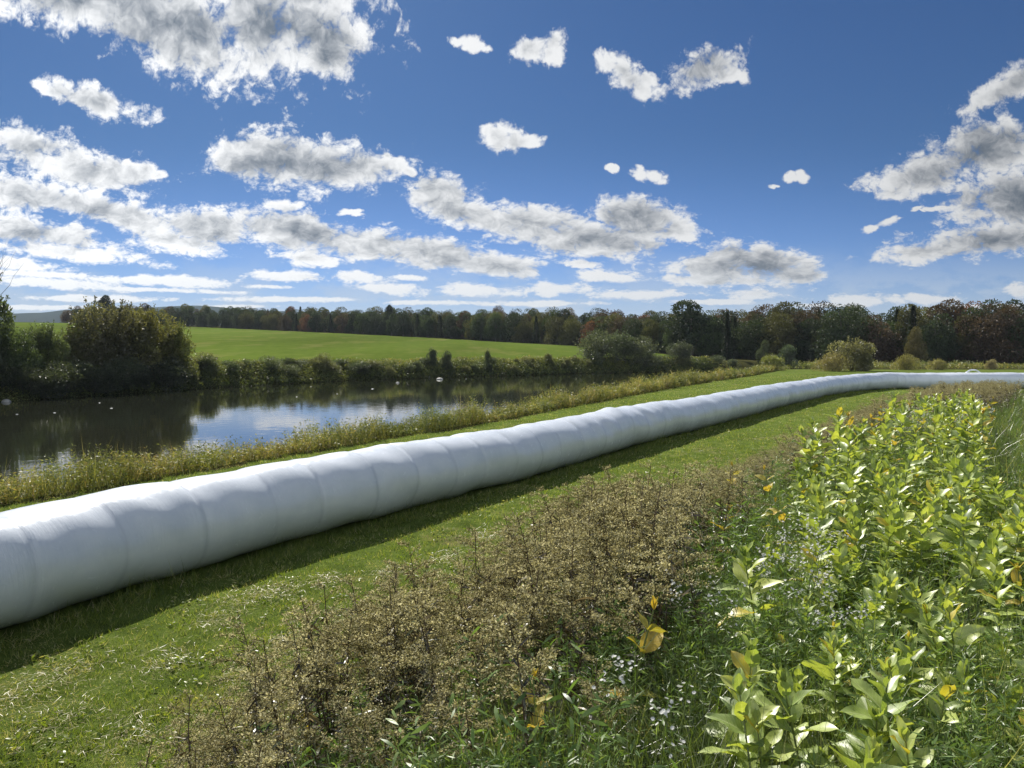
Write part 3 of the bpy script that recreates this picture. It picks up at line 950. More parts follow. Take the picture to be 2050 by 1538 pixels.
# the big shrubs on the far bank, left
for (px, d, H, w_, k, c, lab) in [
    (-45, 62, 9.6, .62, 1, (0.055, 0.075, 0.035), "tall leafy riverside tree cut by the left edge, with bare twigs at its top"),
    (18, 64, 4.6, .9, 0, (0.055, 0.08, 0.035), "dark green shrub on the far bank at the left edge below the tall twiggy tree"),
    (95, 68, 4.9, .86, 1, (0.075, 0.10, 0.045), "grey-green bushy shrub on the far bank, between the left-edge tree and the large brown-topped shrub"),
    (158, 73, 4.6, .9, 2, (0.08, 0.095, 0.04), "medium olive shrub on the far bank filling the gap left of the largest shrub"),
    (215, 74, 7.2, .92, 0, (0.085, 0.085, 0.045), "largest brown-topped shrub on the far bank in front of the tall pine"),
    (285, 77, 6.9, .90, 2, (0.115, 0.115, 0.040), "yellowing olive shrub on the far bank next to the largest shrub"),
    (352, 80, 5.8, .84, 1, (0.11, 0.125, 0.040), "yellow-green shrub at the right end of the big riverside shrubs, beside the open field"),
]:
    x, y = sh_at(px, d)
    t_ = place_shrub(BIGSH[k], x, y, H, 7.0, c, lab, None, w_)
    if px == -45:
        t_.name = "riverside_tree"; t_["category"] = "tree"
        rg = np.random.RandomState(9); segs = []
        for i in range(46):
            a = rg.uniform(-.9, .9); q = np.linspace(0, 1, 6)[:, None]
            e = np.array([math.sin(a) * 2.6, rg.uniform(-1, 1) * 1.6, math.cos(a) * 2.6])
            segs.append((np.array([rg.uniform(-.6, 2.2), rg.uniform(-1, 1), 5.0 + rg.rand()]) + q * e + q * q * np.array([.3 * math.sin(a), 0, .2]) + .04 * rg.normal(size=(6, 3)), .02 * (1 - .7 * q[:, 0])))
        Vt, Ft = tubes(segs, 4)
        obj("bare_twigs", mesh("bare_twigs", Vt, Ft, M_BARK, rnd=np.zeros(len(Vt))), t_)
        t_.rotation_euler[2] = 0
# dark low shrubs under them, hanging over the water
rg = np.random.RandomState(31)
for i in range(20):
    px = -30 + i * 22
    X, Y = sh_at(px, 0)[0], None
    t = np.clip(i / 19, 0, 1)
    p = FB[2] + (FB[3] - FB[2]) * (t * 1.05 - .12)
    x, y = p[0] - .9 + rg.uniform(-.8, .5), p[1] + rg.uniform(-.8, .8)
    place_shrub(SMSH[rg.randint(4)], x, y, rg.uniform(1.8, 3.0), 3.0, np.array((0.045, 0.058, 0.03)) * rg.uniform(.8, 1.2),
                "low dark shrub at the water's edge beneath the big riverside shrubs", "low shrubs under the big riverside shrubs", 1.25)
# lower shrubs along the far bank in front of the field
for i in range(58):
    t = i / 57 + rg.uniform(-.006, .006)
    q = t * 3.15
    j = min(int(q), 3) + 3
    p = FB[j] + (FB[j + 1] - FB[j]) * (q - int(q)) if j < 7 else FB[6]
    d_ = FB[j + 1] - FB[j]; d_ = d_ / np.hypot(*d_); nr = np.array([-d_[1], d_[0]])
    p = p + nr * rg.uniform(.6, 4.0)
    H = rg.uniform(1.2, 2.2) if q < 1 else rg.uniform(.9, 1.6)
    if rg.rand() < .12 and q < 2: H *= 1.35
    c = np.array([(0.075, 0.095, 0.045), (0.06, 0.08, 0.04), (0.11, 0.12, 0.05)][rg.randint(3)]) * rg.uniform(.85, 1.2)
    place_shrub(SMSH[rg.randint(4)], p[0], p[1], H, 3.0, c, "low green shrub on the far river bank between water and field", "low shrubs along the far bank", rg.uniform(1.0, 1.6))
for (px, d, H, w_, k, c, lab) in [
    (867, 113, 2.9, .7, 3, (0.06, 0.08, 0.045), "rounded dark shrub on the far bank straight behind the pale stones in the water"),
    (894, 113.5, 2.8, .7, 1, (0.065, 0.085, 0.05), "rounded grey-green shrub right beside the one behind the pale stones"),
    (975, 119, 3.0, .5, 3, (0.08, 0.10, 0.05), "upright shrub on the far bank below the right part of the green field"),
    (1190, 138, 5.6, 1.05, 2, (0.07, 0.085, 0.05), "broad grey-green willow shrub at the right end of the green field"),
    (1236, 139, 5.9, .95, 0, (0.065, 0.085, 0.048), "tallest grey-green willow shrub of the clump at the end of the field"),
    (1288, 140, 5.2, 1.0, 2, (0.075, 0.09, 0.055), "grey-green willow shrub on the right side of the willow clump"),
    (1360, 146, 4.4, .95, 0, (0.06, 0.075, 0.048), "round grey-green willow shrub standing alone right of the willow clump"),
    (1480, 140, 2.4, .6, 3, (0.05, 0.06, 0.035), "small dark shrub on the bank between the lone willow and the bright round bush"),
    (1547, 114, 2.6, 1.2, 0, (0.15, 0.17, 0.045), "bright yellow-green round bush at the end of the near bank weeds"),
    (1576, 128, 3.9, .9, 1, (0.06, 0.085, 0.055), "dark green round bush right behind the bright yellow-green one"),
    (1705, 112, 4.9, 1.02, 0, (0.15, 0.15, 0.075), "large pale olive willow bush on the lawn in front of the dark wood"),
    (1668, 110, 2.6, 1.15, 2, (0.19, 0.17, 0.075), "lower straw-coloured bush at the left foot of the large pale willow bush"),
    (1732, 111, 2.6, .9, 1, (0.14, 0.14, 0.07), "small olive bush at the right foot of the large pale willow bush"),
    (1815, 118, 2.3, 1.1, 2, (0.19, 0.18, 0.06), "low yellowish bush behind the far tube, right of the large willow bush"),
    (1875, 118, 1.8, 1.3, 0, (0.19, 0.18, 0.07), "very low yellowish bush behind the far tube, next along the wood edge"),
    (1985, 120, 1.6, 1.1, 1, (0.19, 0.17, 0.10), "small pale dry bush behind the far end of the tube"),
]:
    x, y = sh_at(px, d)
    place_shrub(SMSH[k], x, y, H, 3.0, c, lab, None, w_)


# ------------------------------------------------------------------ weeds and grasses (nobody could count them)
def herbs(P, H, nleaf, LS, spread, rg, base_r, stem=True, curl=.35, wfac=.3, top=0.15, nl=1):
    n = len(P); H = np.broadcast_to(np.asarray(H, float), (n,)); LS = np.broadcast_to(np.asarray(LS, float), (n,))
    lean = rg.normal(0, .16, (n, 2))
    k = np.repeat(np.arange(n), nleaf); m = len(k)
    t = rg.rand(m) ** .75 * (1 - top * .5) + top * .5
    a = rg.rand(m) * 6.283
    ax = P[k].copy()
    ax[:, :2] += lean[k] * (H[k] * t ** 1.5)[:, None]
    ax[:, 2] += H[k] * t
    rad = np.stack([np.cos(a), np.sin(a), np.zeros(m)], -1)
    Q = ax + rad * (spread * H[k] * (1.05 - t) * rg.rand(m))[:, None]
    D = rad + np.stack([np.zeros(m), np.zeros(m), rg.uniform(-.5, 1.1, m)], -1)
    r = np.clip(base_r[k] + rg.normal(0, .12, m), 0, 1)
    LL = LS[k] * rg.uniform(.5, 1.3, m)
    if nl == 1:
        out = [rhombs(Q, D, rdir(m, rg, 1.0), LL, LL * wfac, r)]
    else:
        out = [leaves(Q, D, rdir(m, rg, 1.0), LL, LL * wfac, nl, 2, 'leaf', rg.uniform(0, .9, m) * curl, rnd=r, rg=rg)]
    if stem:
        top_ = np.concatenate([lean, np.ones((n, 1))], 1)
        out.append(leaves(P, top_, rdir(n, rg), H, np.maximum(.008, LS * .12), 2, 2, 'blade', .05, rnd=np.clip(base_r * .6, 0, 1), rg=rg))
    return cat(out)


def band(poly, n, s0, s1, rg, i0=0, i1=None, dens=0.0):
    """random points along a polyline, between signed offsets s0..s1 to its left; dens>0 thins with distance"""
    p = poly[i0:i1]
    seg = np.diff(p, axis=0); L = np.hypot(*seg.T); cdf = np.concatenate([[0], np.cumsum(L)])
    out = np.zeros((0, 2))
    while len(out) < n:
        q = rg.rand(n * 2) * cdf[-1]
        j = np.clip(np.searchsorted(cdf, q, side='right') - 1, 0, len(L) - 1)
        d = seg[j] / L[j][:, None]
        c = p[j] + d * (q - cdf[j])[:, None]
        c = c + np.stack([-d[:, 1], d[:, 0]], -1) * rg.uniform(s0, s1, len(c))[:, None]
        dist = np.hypot(c[:, 0], c[:, 1])
        keep = rg.rand(len(c)) < (np.clip(14.0 / dist, .03, 1) ** dens)
        vis = (np.abs(c[:, 0]) < c[:, 1] * .78 + 3) & (c[:, 1] > 1)
        out = np.concatenate([out, c[keep & vis]])
    out = out[:n]
    return np.column_stack([out, terrain(out[:, 0], out[:, 1])])


# weeds on the near bank, between the lawn and the water
rg = np.random.RandomState(41)
P = band(NB, 15000, -0.2, 2.7, rg, 1, 8, .75)
d = np.hypot(P[:, 0], P[:, 1])
clump = wob(P[:, 0], P[:, 1], .8, 7)
sn_ = sdist(P[:, 0], P[:, 1], NB)
H = (0.50 + .34 * clump + .2 * wob(P[:, 0], P[:, 1], 2.6, 11) + .35 * sst(sn_, 0, 2.0)) * rg.uniform(.6, 1.25, len(P)) * np.interp(d, [15, 60], [.9, 1.15])
H = np.clip(H * 1.12, .2, 1.7)
br = np.clip(.45 + .22 * wob(P[:, 0], P[:, 1], .5, 9) + rg.normal(0, .13, len(P)), 0, 1)
LS = np.clip(.055 + d * .0016, .07, .22)
V, F, R = herbs(P, H, 13, LS, .28, rg, br, wfac=.32)
V2, F2, R2 = leaves(P, np.concatenate([rg.normal(0, .3, (len(P), 2)), np.ones((len(P), 1))], 1), rdir(len(P), rg), H * rg.uniform(.8, 1.3, len(P)), np.clip(d * .0008, .008, .08), 3, 2, 'blade', rg.uniform(0, .6, len(P)), rnd=np.clip(br + .2, 0, 1), rg=rg)
V, F, R = cat([(V, F, R), (V2, F2, R2)])
tag(obj("bank_weeds", mesh("bank_weeds", V, F, M_WEED, rnd=R, smooth=False)), "mixed green and tan weeds growing along the near river bank behind the tube", "weeds", kind="stuff")

# weeds on the far bank
P = band(FB, 15000, -0.3, 6.5, rg, 2, 7, .3)
d = np.hypot(P[:, 0], P[:, 1])
H = np.clip(.75 + .35 * wob(P[:, 0], P[:, 1], .35, 3), .3, 1.4) * rg.uniform(.6, 1.3, len(P))
sf_ = sdist(P[:, 0], P[:, 1], FB)
br = np.clip(.15 + .05 * sf_ + .15 * wob(P[:, 0], P[:, 1], .2, 4) + rg.normal(0, .1, len(P)), 0, 1)
V, F, R = herbs(P, H, 11, .05 + d * .0016, .4, rg, br, wfac=.45)
tag(obj("far_bank_weeds", mesh("far_bank_weeds", V, F, M_WEED, rnd=R, smooth=False)), "dark weeds and rough grass along the far river bank below the green field", "weeds", kind="stuff")

# rough growth at the end of the lawn, in front of the wood
P = np.stack([rg.uniform(28, 130, 9000), rg.uniform(100, 152, 9000)], -1)
sE_ = sdist(P[:, 0], P[:, 1], EDGE); sN_ = sdist(P[:, 0], P[:, 1], NB)
lim = np.interp(P[:, 0], [28, 45, 60, 80, 130], [112, 122, 126, 120, 112])
P = P[(sE_ < 2) & (P[:, 1] > lim)]
P = np.column_stack([P, terrain(P[:, 0], P[:, 1])])
H = np.clip(.8 + .5 * wob(P[:, 0], P[:, 1], .25, 6), .25, 1.8) * rg.uniform(.6, 1.2, len(P))
br = np.clip(.42 + .2 * wob(P[:, 0], P[:, 1], .12, 4) + rg.normal(0, .1, len(P)), 0, 1)
V, F, R = herbs(P, H, 12, .26, .5, rg, br, wfac=.5)
tag(obj("rough_weeds", mesh("rough_weeds", V, F, M_WEED, rnd=R, smooth=False)), "rough tan and green weeds between the end of the lawn and the dark wood", "weeds", kind="stuff")

# lawn grass
def spread_polar(n, dmin, dmax, rg, pw=1.0):
    d = np.exp(rg.uniform(math.log(dmin), math.log(dmax), n))
    a = rg.uniform(-.70, .70, n)
    return np.stack([np.tan(a) * d, d], -1)


rg = np.random.RandomState(51)
P = spread_polar(620000, 3.0, 95, rg)
s = -sdist(P[:, 0], P[:, 1], TUBE); sN_ = sdist(P[:, 0], P[:, 1], NB)
edge_in = 5.6 + .5 * wob(P[:, 0], P[:, 1], 1.2, 3)
ok = (sN_ < .3) & (s < edge_in) & (np.abs(s) > .45)
P = P[ok]; s = s[ok]
d = np.hypot(P[:, 0], P[:, 1])
P = np.column_stack([P, terrain(P[:, 0], P[:, 1]) - .005])
n = len(P)
tuft = wob(P[:, 0], P[:, 1], 5.0, 8)
dry = sst(wob(P[:, 0], P[:, 1], .9, 12) + .6 * wob(P[:, 0], P[:, 1], 3.1, 14), .25, .95)
fine = wob(P[:, 0], P[:, 1], 14.0, 18)
dry = np.clip(dry + .28 * sst(np.sin(s * 5.2 + 1.6 * wob(P[:, 0], P[:, 1], .5, 20)) + .5 * fine, .2, 1.2), 0, 1)
Hh = (0.050 + .022 * tuft + .016 * fine) * rg.uniform(.5, 1.7, n) * (1 - .4 * dry) + .12 * (np.abs(s) < .95) * rg.rand(n) ** 2.5
Hh = np.clip(Hh, .015, .4)
Wd = np.maximum(.0045, d * .00050) * rg.uniform(.6, 1.6, n)
rn = np.clip(.42 + .22 * tuft + .16 * fine + rg.normal(0, .2, n), 0, .84)
rn = np.where(rg.rand(n) < .08 + .72 * dry, rg.uniform(.86, 1.0, n), rn)
D = np.concatenate([rg.normal(0, .45, (n, 2)) + (dry * rg.normal(0, .8, n))[:, None], np.ones((n, 1)) * (1 - .55 * dry)[:, None]], 1)
V, F, R = leaves(P, D, rdir(n, rg), Hh, Wd, 2, 2, 'blade', rg.uniform(0, .7, n), rnd=rn, rg=rg)
spots = [(500, 1200, .34), (560, 1185, .28), (430, 1245, .25), (1060, 1085, .3), (330, 1335, .3), (150, 1345, .35), (650, 1165, .22), (1160, 1045, .3), (560, 1295, .22), (900, 1120, .3),
         (120, 1450, .3), (700, 1230, .2), (1290, 985, .4), (1420, 950, .4), (40, 1400, .3), (250, 1480, .25), (780, 1150, .25), (1600, 880, .6), (980, 1075, .3), (470, 1360, .18)]
CL = []
for (px_, py_, rr_) in spots:
    gx_, gy_, gz_ = ground_at(px_, py_)
    m_ = int(330 * (rr_ / .3))
    c_ = np.stack([gx_ + rg.normal(0, rr_ * .62, m_), gy_ + rg.normal(0, rr_ * .9, m_)], -1)
    CL.append(c_)
CL = np.concatenate(CL)
CL = np.column_stack([CL, terrain(CL[:, 0], CL[:, 1]) + rg.uniform(.02, .055, len(CL))])
dc = np.hypot(CL[:, 0], CL[:, 1])
Vc, Fc, Rc = leaves(CL, np.concatenate([rg.normal(0, 1, (len(CL), 2)), rg.normal(0, .12, (len(CL), 1))], 1), rdir(len(CL), rg, 2.0), rg.uniform(.03, .12, len(CL)), np.maximum(.004, dc * .0006), 2, 2, 'blade', rg.uniform(-.4, .6, len(CL)), rnd=rg.uniform(.84, 1, len(CL)), rg=rg)
tag(obj("dry_clippings", mesh("dry_clippings", Vc, Fc, M_GRASS, rnd=Rc)), "pale dry grass clippings lying in patches on the mown lawn", "clippings", kind="stuff")
# unmown blades left standing along the foot of the tube
sl = PLEN; k = 15000
q_ = rg.uniform(15, 75, k) ** 1.0
cx_, cy_ = np.interp(q_, sl, PATH[:, 0]), np.interp(q_, sl, PATH[:, 1])
tx_, ty_ = np.interp(q_ + .1, sl, PATH[:, 0]) - cx_, np.interp(q_ + .1, sl, PATH[:, 1]) - cy_
l_ = np.hypot(tx_, ty_); o_f = rg.uniform(.52, .95, k)
P4 = np.stack([cx_ + ty_ / l_ * o_f, cy_ - tx_ / l_ * o_f], -1)
P4 = np.column_stack([P4, terrain(P4[:, 0], P4[:, 1]) - .01])
d4 = np.hypot(P4[:, 0], P4[:, 1])
h4 = (.05 + .20 * rg.rand(k) ** 2.2) * (1 + .5 * wob(P4[:, 0], P4[:, 1], 2.5, 23))
V4, F4, R4 = leaves(P4, np.concatenate([rg.normal(0, .4, (k, 2)), np.ones((k, 1))], 1), rdir(k, rg), np.clip(h4, .03, .4), np.maximum(.005, d4 * .0005), 3, 2, 'blade', rg.uniform(.1, .9, k), rnd=rg.uniform(.1, .9, k), rg=rg)
V, F, R = cat([(V, F, R), (V4, F4, R4)])
tag(obj("lawn_grass", mesh("lawn_grass", V, F, M_GRASS, rnd=R)), "short mown green grass with dry tan patches either side of the white tube", "grass", kind="stuff")
# broad leaved lawn weeds (plantain, clover) low in the turf
P = spread_polar(9000, 3.2, 22, rg)
s = -sdist(P[:, 0], P[:, 1], TUBE)
P = P[(s > .8) & (s < 5.8) & (wob(P[:, 0], P[:, 1], 1.6, 17) > -.1)]
P = np.column_stack([P, terrain(P[:, 0], P[:, 1]) + .01])
V, F, R = herbs(P, .035, 6, .045, .6, rg, np.clip(rg.normal(.6, .15, len(P)), 0, .8), stem=False, wfac=.42, nl=3, curl=.5)
tag(obj("lawn_weeds", mesh("lawn_weeds", V, F, M_GRASS, rnd=R)), "low broad-leaved weeds dotted through the mown lawn grass", "lawn weeds", kind="stuff")

# tall grass and undergrowth on the camera's bank
rg = np.random.RandomState(61)
P = spread_polar(190000, 1.6, 62, rg)
s = -sdist(P[:, 0], P[:, 1], TUBE)
ok = (s > 4.6 + .5 * wob(P[:, 0], P[:, 1], 1.2, 3)) & (s < 26)
P = P[ok]; s = s[ok]
d = np.hypot(P[:, 0], P[:, 1])
P = np.column_stack([P, terrain(P[:, 0], P[:, 1]) - .01]); n = len(P)
Hh = np.interp(s, [4.6, 6, 8, 10, 11.5, 14], [.10, .24, .38, .46, .30, .16]) * rg.uniform(.5, 1.3, n) * (1 + .3 * wob(P[:, 0], P[:, 1], 2.0, 2))
Wd = np.maximum(.004, d * .0005) * rg.uniform(.7, 1.4, n)
rn = np.clip(.42 + .2 * wob(P[:, 0], P[:, 1], 1.4, 5) + rg.normal(0, .17, n), 0, .88)
rn = np.where(rg.rand(n) < .09, rg.uniform(.86, 1, n), rn)
D = np.concatenate([rg.normal(0, .38, (n, 2)), np.ones((n, 1))], 1)
V, F, R = leaves(P, D, rdir(n, rg), np.clip(Hh, .04, .8), Wd, 3, 2, 'blade', rg.uniform(.1, 1.0, n), rnd=rn, rg=rg)
# the same grass carries on beside and behind the photographer
P5 = np.stack([rg.uniform(-4, 13, 90000), rg.uniform(-4, 13, 90000)], -1)
s5 = -sdist(P5[:, 0], P5[:, 1], TUBE)
P5 = P5[(s5 > 6) & (np.abs(P5[:, 0]) > np.maximum(P5[:, 1], 0) * .78)]
s5 = -sdist(P5[:, 0], P5[:, 1], TUBE)
P5 = np.column_stack([P5, terrain(P5[:, 0], P5[:, 1]) - .01]); n5 = len(P5)
h5 = np.interp(s5, [6, 8, 10, 11.5, 14], [.24, .38, .46, .30, .16]) * rg.uniform(.5, 1.3, n5) * np.interp(np.hypot(P5[:, 0], P5[:, 1]), [0, .7, 1.4], [.2, .35, 1])
V5, F5, R5 = leaves(P5, np.concatenate([rg.normal(0, .38, (n5, 2)), np.ones((n5, 1))], 1), rdir(n5, rg), h5, .006, 2, 2, 'blade', rg.uniform(.1, 1.0, n5), rnd=np.clip(rg.normal(.5, .2, n5), 0, 1), rg=rg)
V, F, R = cat([(V, F, R), (V5, F5, R5)])
# a few long pale straws leaning over the lower right corner
k = 46
px = rg.uniform(1700, 2130, k); q = np.array([ground_at(a, b) for a, b in zip(px, rg.uniform(1560, 1900, k))])
D2 = np.stack([rg.normal(.55, .3, k), rg.normal(.25, .25, k), np.ones(k)], -1)
V3, F3, R3 = leaves(q, D2, rdir(k, rg), rg.uniform(.6, 1.05, k), .0055, 5, 2, 'blade', rg.uniform(.0, .25, k), rnd=rg.uniform(.8, 1, k), rg=rg)
V, F, R = cat([(V, F, R), (V3, F3, R3)])
tag(obj("tall_grass", mesh("tall_grass", V, F, M_TALL, rnd=R)), "long uncut grass growing between the weeds on the near bank", "grass", kind="stuff")

# feathery undergrowth between milkweed and goldenrod
P = spread_polar(9000, 1.8, 34, rg)
s = -sdist(P[:, 0], P[:, 1], TUBE)
ok = (s > 7.2 + .7 * wob(P[:, 0], P[:, 1], 1.0, 13)) & (s < 15) & (wob(P[:, 0], P[:, 1], 1.3, 19) > -.45)
P = P[ok]; s = s[ok]
P = np.column_stack([P, terrain(P[:, 0], P[:, 1])]); n = len(P); d = np.hypot(P[:, 0], P[:, 1])
Hh = np.interp(s, [7, 9, 11, 13], [.42, .5, .42, .22]) * rg.uniform(.6, 1.25, n)
V, F, R = herbs(P, Hh, 60, np.clip(.035 + d * .001, .04, .07), .45, rg, np.clip(rg.normal(.5, .2, n), 0, 1), wfac=.13, nl=1)
tag(obj("feathery_undergrowth", mesh("feathery_undergrowth", V, F, M_FEATH, rnd=R, smooth=False)), "fine feathery green undergrowth around the milkweed on the near bank", "undergrowth", kind="stuff")


# green weeds mixed through the dry patch
P = spread_polar(16000, 2.0, 30, rg)
s = -sdist(P[:, 0], P[:, 1], TUBE)
P = P[(s > 5.6) & (s < 8.6) & (wob(P[:, 0], P[:, 1], 1.9, 25) > .0)]
P = P[rg.rand(len(P)) < np.where(P[:, 1] < 4.2, .14, .42)]
P = np.column_stack([P, terrain(P[:, 0], P[:, 1])]); n = len(P); d = np.hypot(P[:, 0], P[:, 1])
s = -sdist(P[:, 0], P[:, 1], TUBE)
V, F, R = herbs(P, np.interp(s, [5.6, 8], [.25, .62]) * rg.uniform(.6, 1.2, n), 26, .055, .3, rg, np.clip(rg.normal(.5, .2, n), 0, 1), wfac=.2, nl=3, curl=.8)
tag(obj("green_weeds", mesh("green_weeds", V, F, M_FEATH, rnd=R)), "narrow-leaved green weeds growing up among the dry goldenrod", "weeds", kind="stuff")


# ------------------------------------------------------------------ goldenrod gone to seed
def goldenrod_proto(seed, H, leafy=1.0, plume=1.0):
    rg = np.random.RandomState(seed)
    q = np.linspace(0, 1, 8)
    bx, by = rg.normal(0, .10, 2)
    cl = np.stack([bx * q ** 2 + .01 * np.sin(q * 9), by * q ** 2 + .01 * np.cos(q * 8), H * q * .97], -1)
    Vs, Fs = tubes([(cl, .0052 * (1.05 - .7 * q))], 4)
    stem_ = mesh("stem", Vs, Fs, M_DSTEM, rnd=rg.rand(len(Vs)))
    n = int(120 * leafy)
    t = rg.uniform(.08, .86, n)
    P = np.stack([np.interp(t, q, cl[:, i]) for i in range(3)], -1)
    a = rg.rand(n) * 6.283
    D = np.stack([np.cos(a), np.sin(a), rg.uniform(-.9, .9, n)], -1)
    L = rg.uniform(.035, .085, n) * (1.1 - .4 * t)
    lv = leaves(P, D, rdir(n, rg, .6), L, L * rg.uniform(.10, .20, n), 4, 2, 'leaf', rg.uniform(.2, 1.6, n), rnd=np.clip(rg.rand(n) ** 1.3 * .95 + .04 * t, 0, 1), rg=rg)
    leaf_ = mesh("leaves", lv[0], lv[1], M_DRY, rnd=lv[2])
    segs, bits = [], []
    nb = int(17 * plume)
    for i in range(nb):
        tt = rg.uniform(.66, .99)
        b0 = np.array([np.interp(tt, q, cl[:, c]) for c in range(3)])
        a = rg.rand() * 6.283
        Lb = (1.04 - tt) * .52 * rg.uniform(.6, 1.2) + .03
        w = np.linspace(0, 1, 5)[:, None]
        d = np.array([math.cos(a), math.sin(a), .9])
        pts = b0 + w * d * Lb - w * w * np.array([0, 0, .55 * Lb])
        segs.append((pts, np.full(5, .0016)))
        m = int(44 * (Lb / .12 + .4))
        ww = rg.rand(m) ** .8
        Q = np.stack([np.interp(ww, w[:, 0], pts[:, c]) for c in range(3)], -1) + rg.normal(0, .008, (m, 3))
        bits.append(rhombs(Q, rdir(m, rg, .7), rdir(m, rg), rg.uniform(.008, .018, m), rg.uniform(.0035, .008, m), rg.rand(m)))
    V, F, R = cat(bits)
    Vb, Fb = tubes(segs, 3)
    V, F, R = cat([(V, F, R), (Vb, Fb, np.zeros(len(Vb)))])
    return stem_, leaf_, mesh("seed_head", V, F, M_FLUFF, rnd=R, smooth=False)


GOLD = [goldenrod_proto(400 + i, 1.1, lf, pl) for i, (lf, pl) in enumerate([(1, 1), (1.2, .8), (.8, 1.2), (1, .7), (1.3, 1), (1, 1.3), (.9, .9), (1.1, 1.1)])]


def gold_points():
    rg = np.random.RandomState(71)
    P = []
    n = 60000
    d = rg.uniform(2.2, 46, n) ** 1.0
    a = rg.uniform(-.70, .72, n)
    x = np.tan(a) * d; y = d
    s = -sdist(x, y, TUBE)
    # weight over s and along the bank
    inner = 5.25 + .55 * wob(x, y, 1.1, 3) + np.interp(y, [2, 6, 12, 20, 45], [.2, .2, 0, -.2, -.6])
    outer = np.interp(y, [2, 3.2, 5, 7, 9, 14, 22, 45], [8.2, 8.4, 8.4, 8.3, 8.1, 8.6, 10.4, 11.0]) + .3 * wob(x, y, .9, 6)
    w = sst(s, inner - .5, inner + .6) * (1 - sst(s, outer - .3, outer + .3))
    dens = np.interp(y, [2, 7, 10, 16, 25, 46], [1, 1, .45, .5, .6, .45])
    dens = dens * np.where((y > 3) & (y < 7) & (s > 6.6), 1.7, 1.0) * np.interp(s, [5, 6.3, 6.8], [.45, .7, 1]) ** (y < 8)
    keep = rg.rand(n) < w * dens * y / 46 * 1.1
    x, y, s = x[keep], y[keep], s[keep]
    H = 1.0 * np.interp(s, [4.5, 5.6, 7.0, 8.2, 11], [.38, .66, 1.0, 1.12, .8]) * rg.uniform(.75, 1.15, len(x))
    near = np.interp(y, [2, 3, 4, 5.3, 6.2, 7.2], [.78, .9, .98, .98, .7, .42])
    far = np.interp(s, [4.5, 6.6, 8.4, 11], [.42, .46, .85, .9]) * np.interp(y, [7, 10, 16, 45], [.85, .9, 1.1, 1.0]) / np.interp(s, [4.5, 5.6, 7.0, 8.2, 11], [.38, .66, 1.0, 1.12, .8])
    H *= np.where(y < 7.6, np.maximum(near, .42), far) * (1 + .22 * wob(x, y, 2.3, 9))
    z = terrain(x, y)
    H = np.minimum(H, 1.1)
    dd = np.hypot(x, y)
    H = np.where(y < 7.6, np.minimum(H, np.maximum(.35, 3.2 - (.185 - .032 * sst(x / y, 0.0, .12) + .026 * wob(x, y, 3.0, 27)) * dd - z + rg.uniform(-.12, .06, len(x)))), H)
    return np.stack([x, y, z, H, s], -1)


GP = gold_points()
GP = GP[np.argsort(np.hypot(GP[:, 0], GP[:, 1]))]


def copy_gold(pr, x, y, z, H, rz, tilt):
    r = empty("goldenrod_plant", (x, y, z - .01), rz)
    r.rotation_euler = (tilt[0], tilt[1], rz)
    sc = H / 1.1
    w_ = .55 + .45 * sc
    r.scale = (w_ * 1.05, w_ * 1.05, sc)
    for me in pr: obj(me.name.split('.')[0], me, r)
    return r


rg = np.random.RandomState(72)
NG = 290
for i in range(min(NG, len(GP))):
    x, y, z, H, s = GP[i]
    o = copy_gold(GOLD[rg.randint(8)], x, y, z, H, rg.rand() * 6.283, rg.normal(0, .10, 2))
    tag(o, "brown goldenrod gone to seed in the dense dry patch on the near bank", "plant", "dry goldenrods on the near bank")


def bake(protos, pts, rg, thin=1):
    """the rest of a kind, too many and too small to tell apart, as one mesh"""
    data = []
    for pr in protos:
        vs, fs, rs, ms, off = [], [], [], [], 0
        for mi, me in enumerate(pr):
            V = np.empty(len(me.vertices) * 3, np.float32); me.vertices.foreach_get("co", V)
            F = np.empty(len(me.loops), np.int32); me.loops.foreach_get("vertex_index", F)
            R = np.empty(len(me.vertices), np.float32); me.attributes["rnd"].data.foreach_get("value", R)
            F = F.reshape(-1, 4)
            vs.append(V.reshape(-1, 3)); fs.append(F + off); rs.append(R); ms.append(np.full(len(F), mi)); off += len(R)
        data.append((np.concatenate(vs), np.concatenate(fs), np.concatenate(rs), np.concatenate(ms)))
    VV, FF, RR, MM, off = [], [], [], [], 0
    for (x, y, z, H, s) in pts:
        V, F, R, M = data[rg.randint(len(data))]
        a = rg.rand() * 6.283; sc = H / 1.1; w_ = (.55 + .45 * sc) * 1.1
        c, s_ = math.cos(a) * w_, math.sin(a) * w_
        t = rg.normal(0, .1, 2)
        VV.append(np.stack([V[:, 0] * c - V[:, 1] * s_ + x + t[0] * V[:, 2], V[:, 0] * s_ + V[:, 1] * c + y + t[1] * V[:, 2], V[:, 2] * sc + z - .01], -1))
        FF.append(F + off); RR.append(R); MM.append(M); off += len(V)
    return np.concatenate(VV), np.concatenate(FF), np.concatenate(RR), np.concatenate(MM)


REST = GP[NG:]
print('GOLD', len(GP), GP[NG, :2])
if len(REST) > 1500: REST = REST[np.sort(rg.choice(len(REST), 1500, replace=False))]
V, F, R, Mx = bake(GOLD, REST, rg)
tag(obj("goldenrod_thicket", mesh("goldenrod_thicket", V, F, rnd=R, mats=[M_DSTEM, M_DRY, M_FLUFF], midx=Mx, smooth=False)),
    "brown thicket of dry goldenrod farther along the near bank towards the tube's far end", "thicket", kind="stuff")


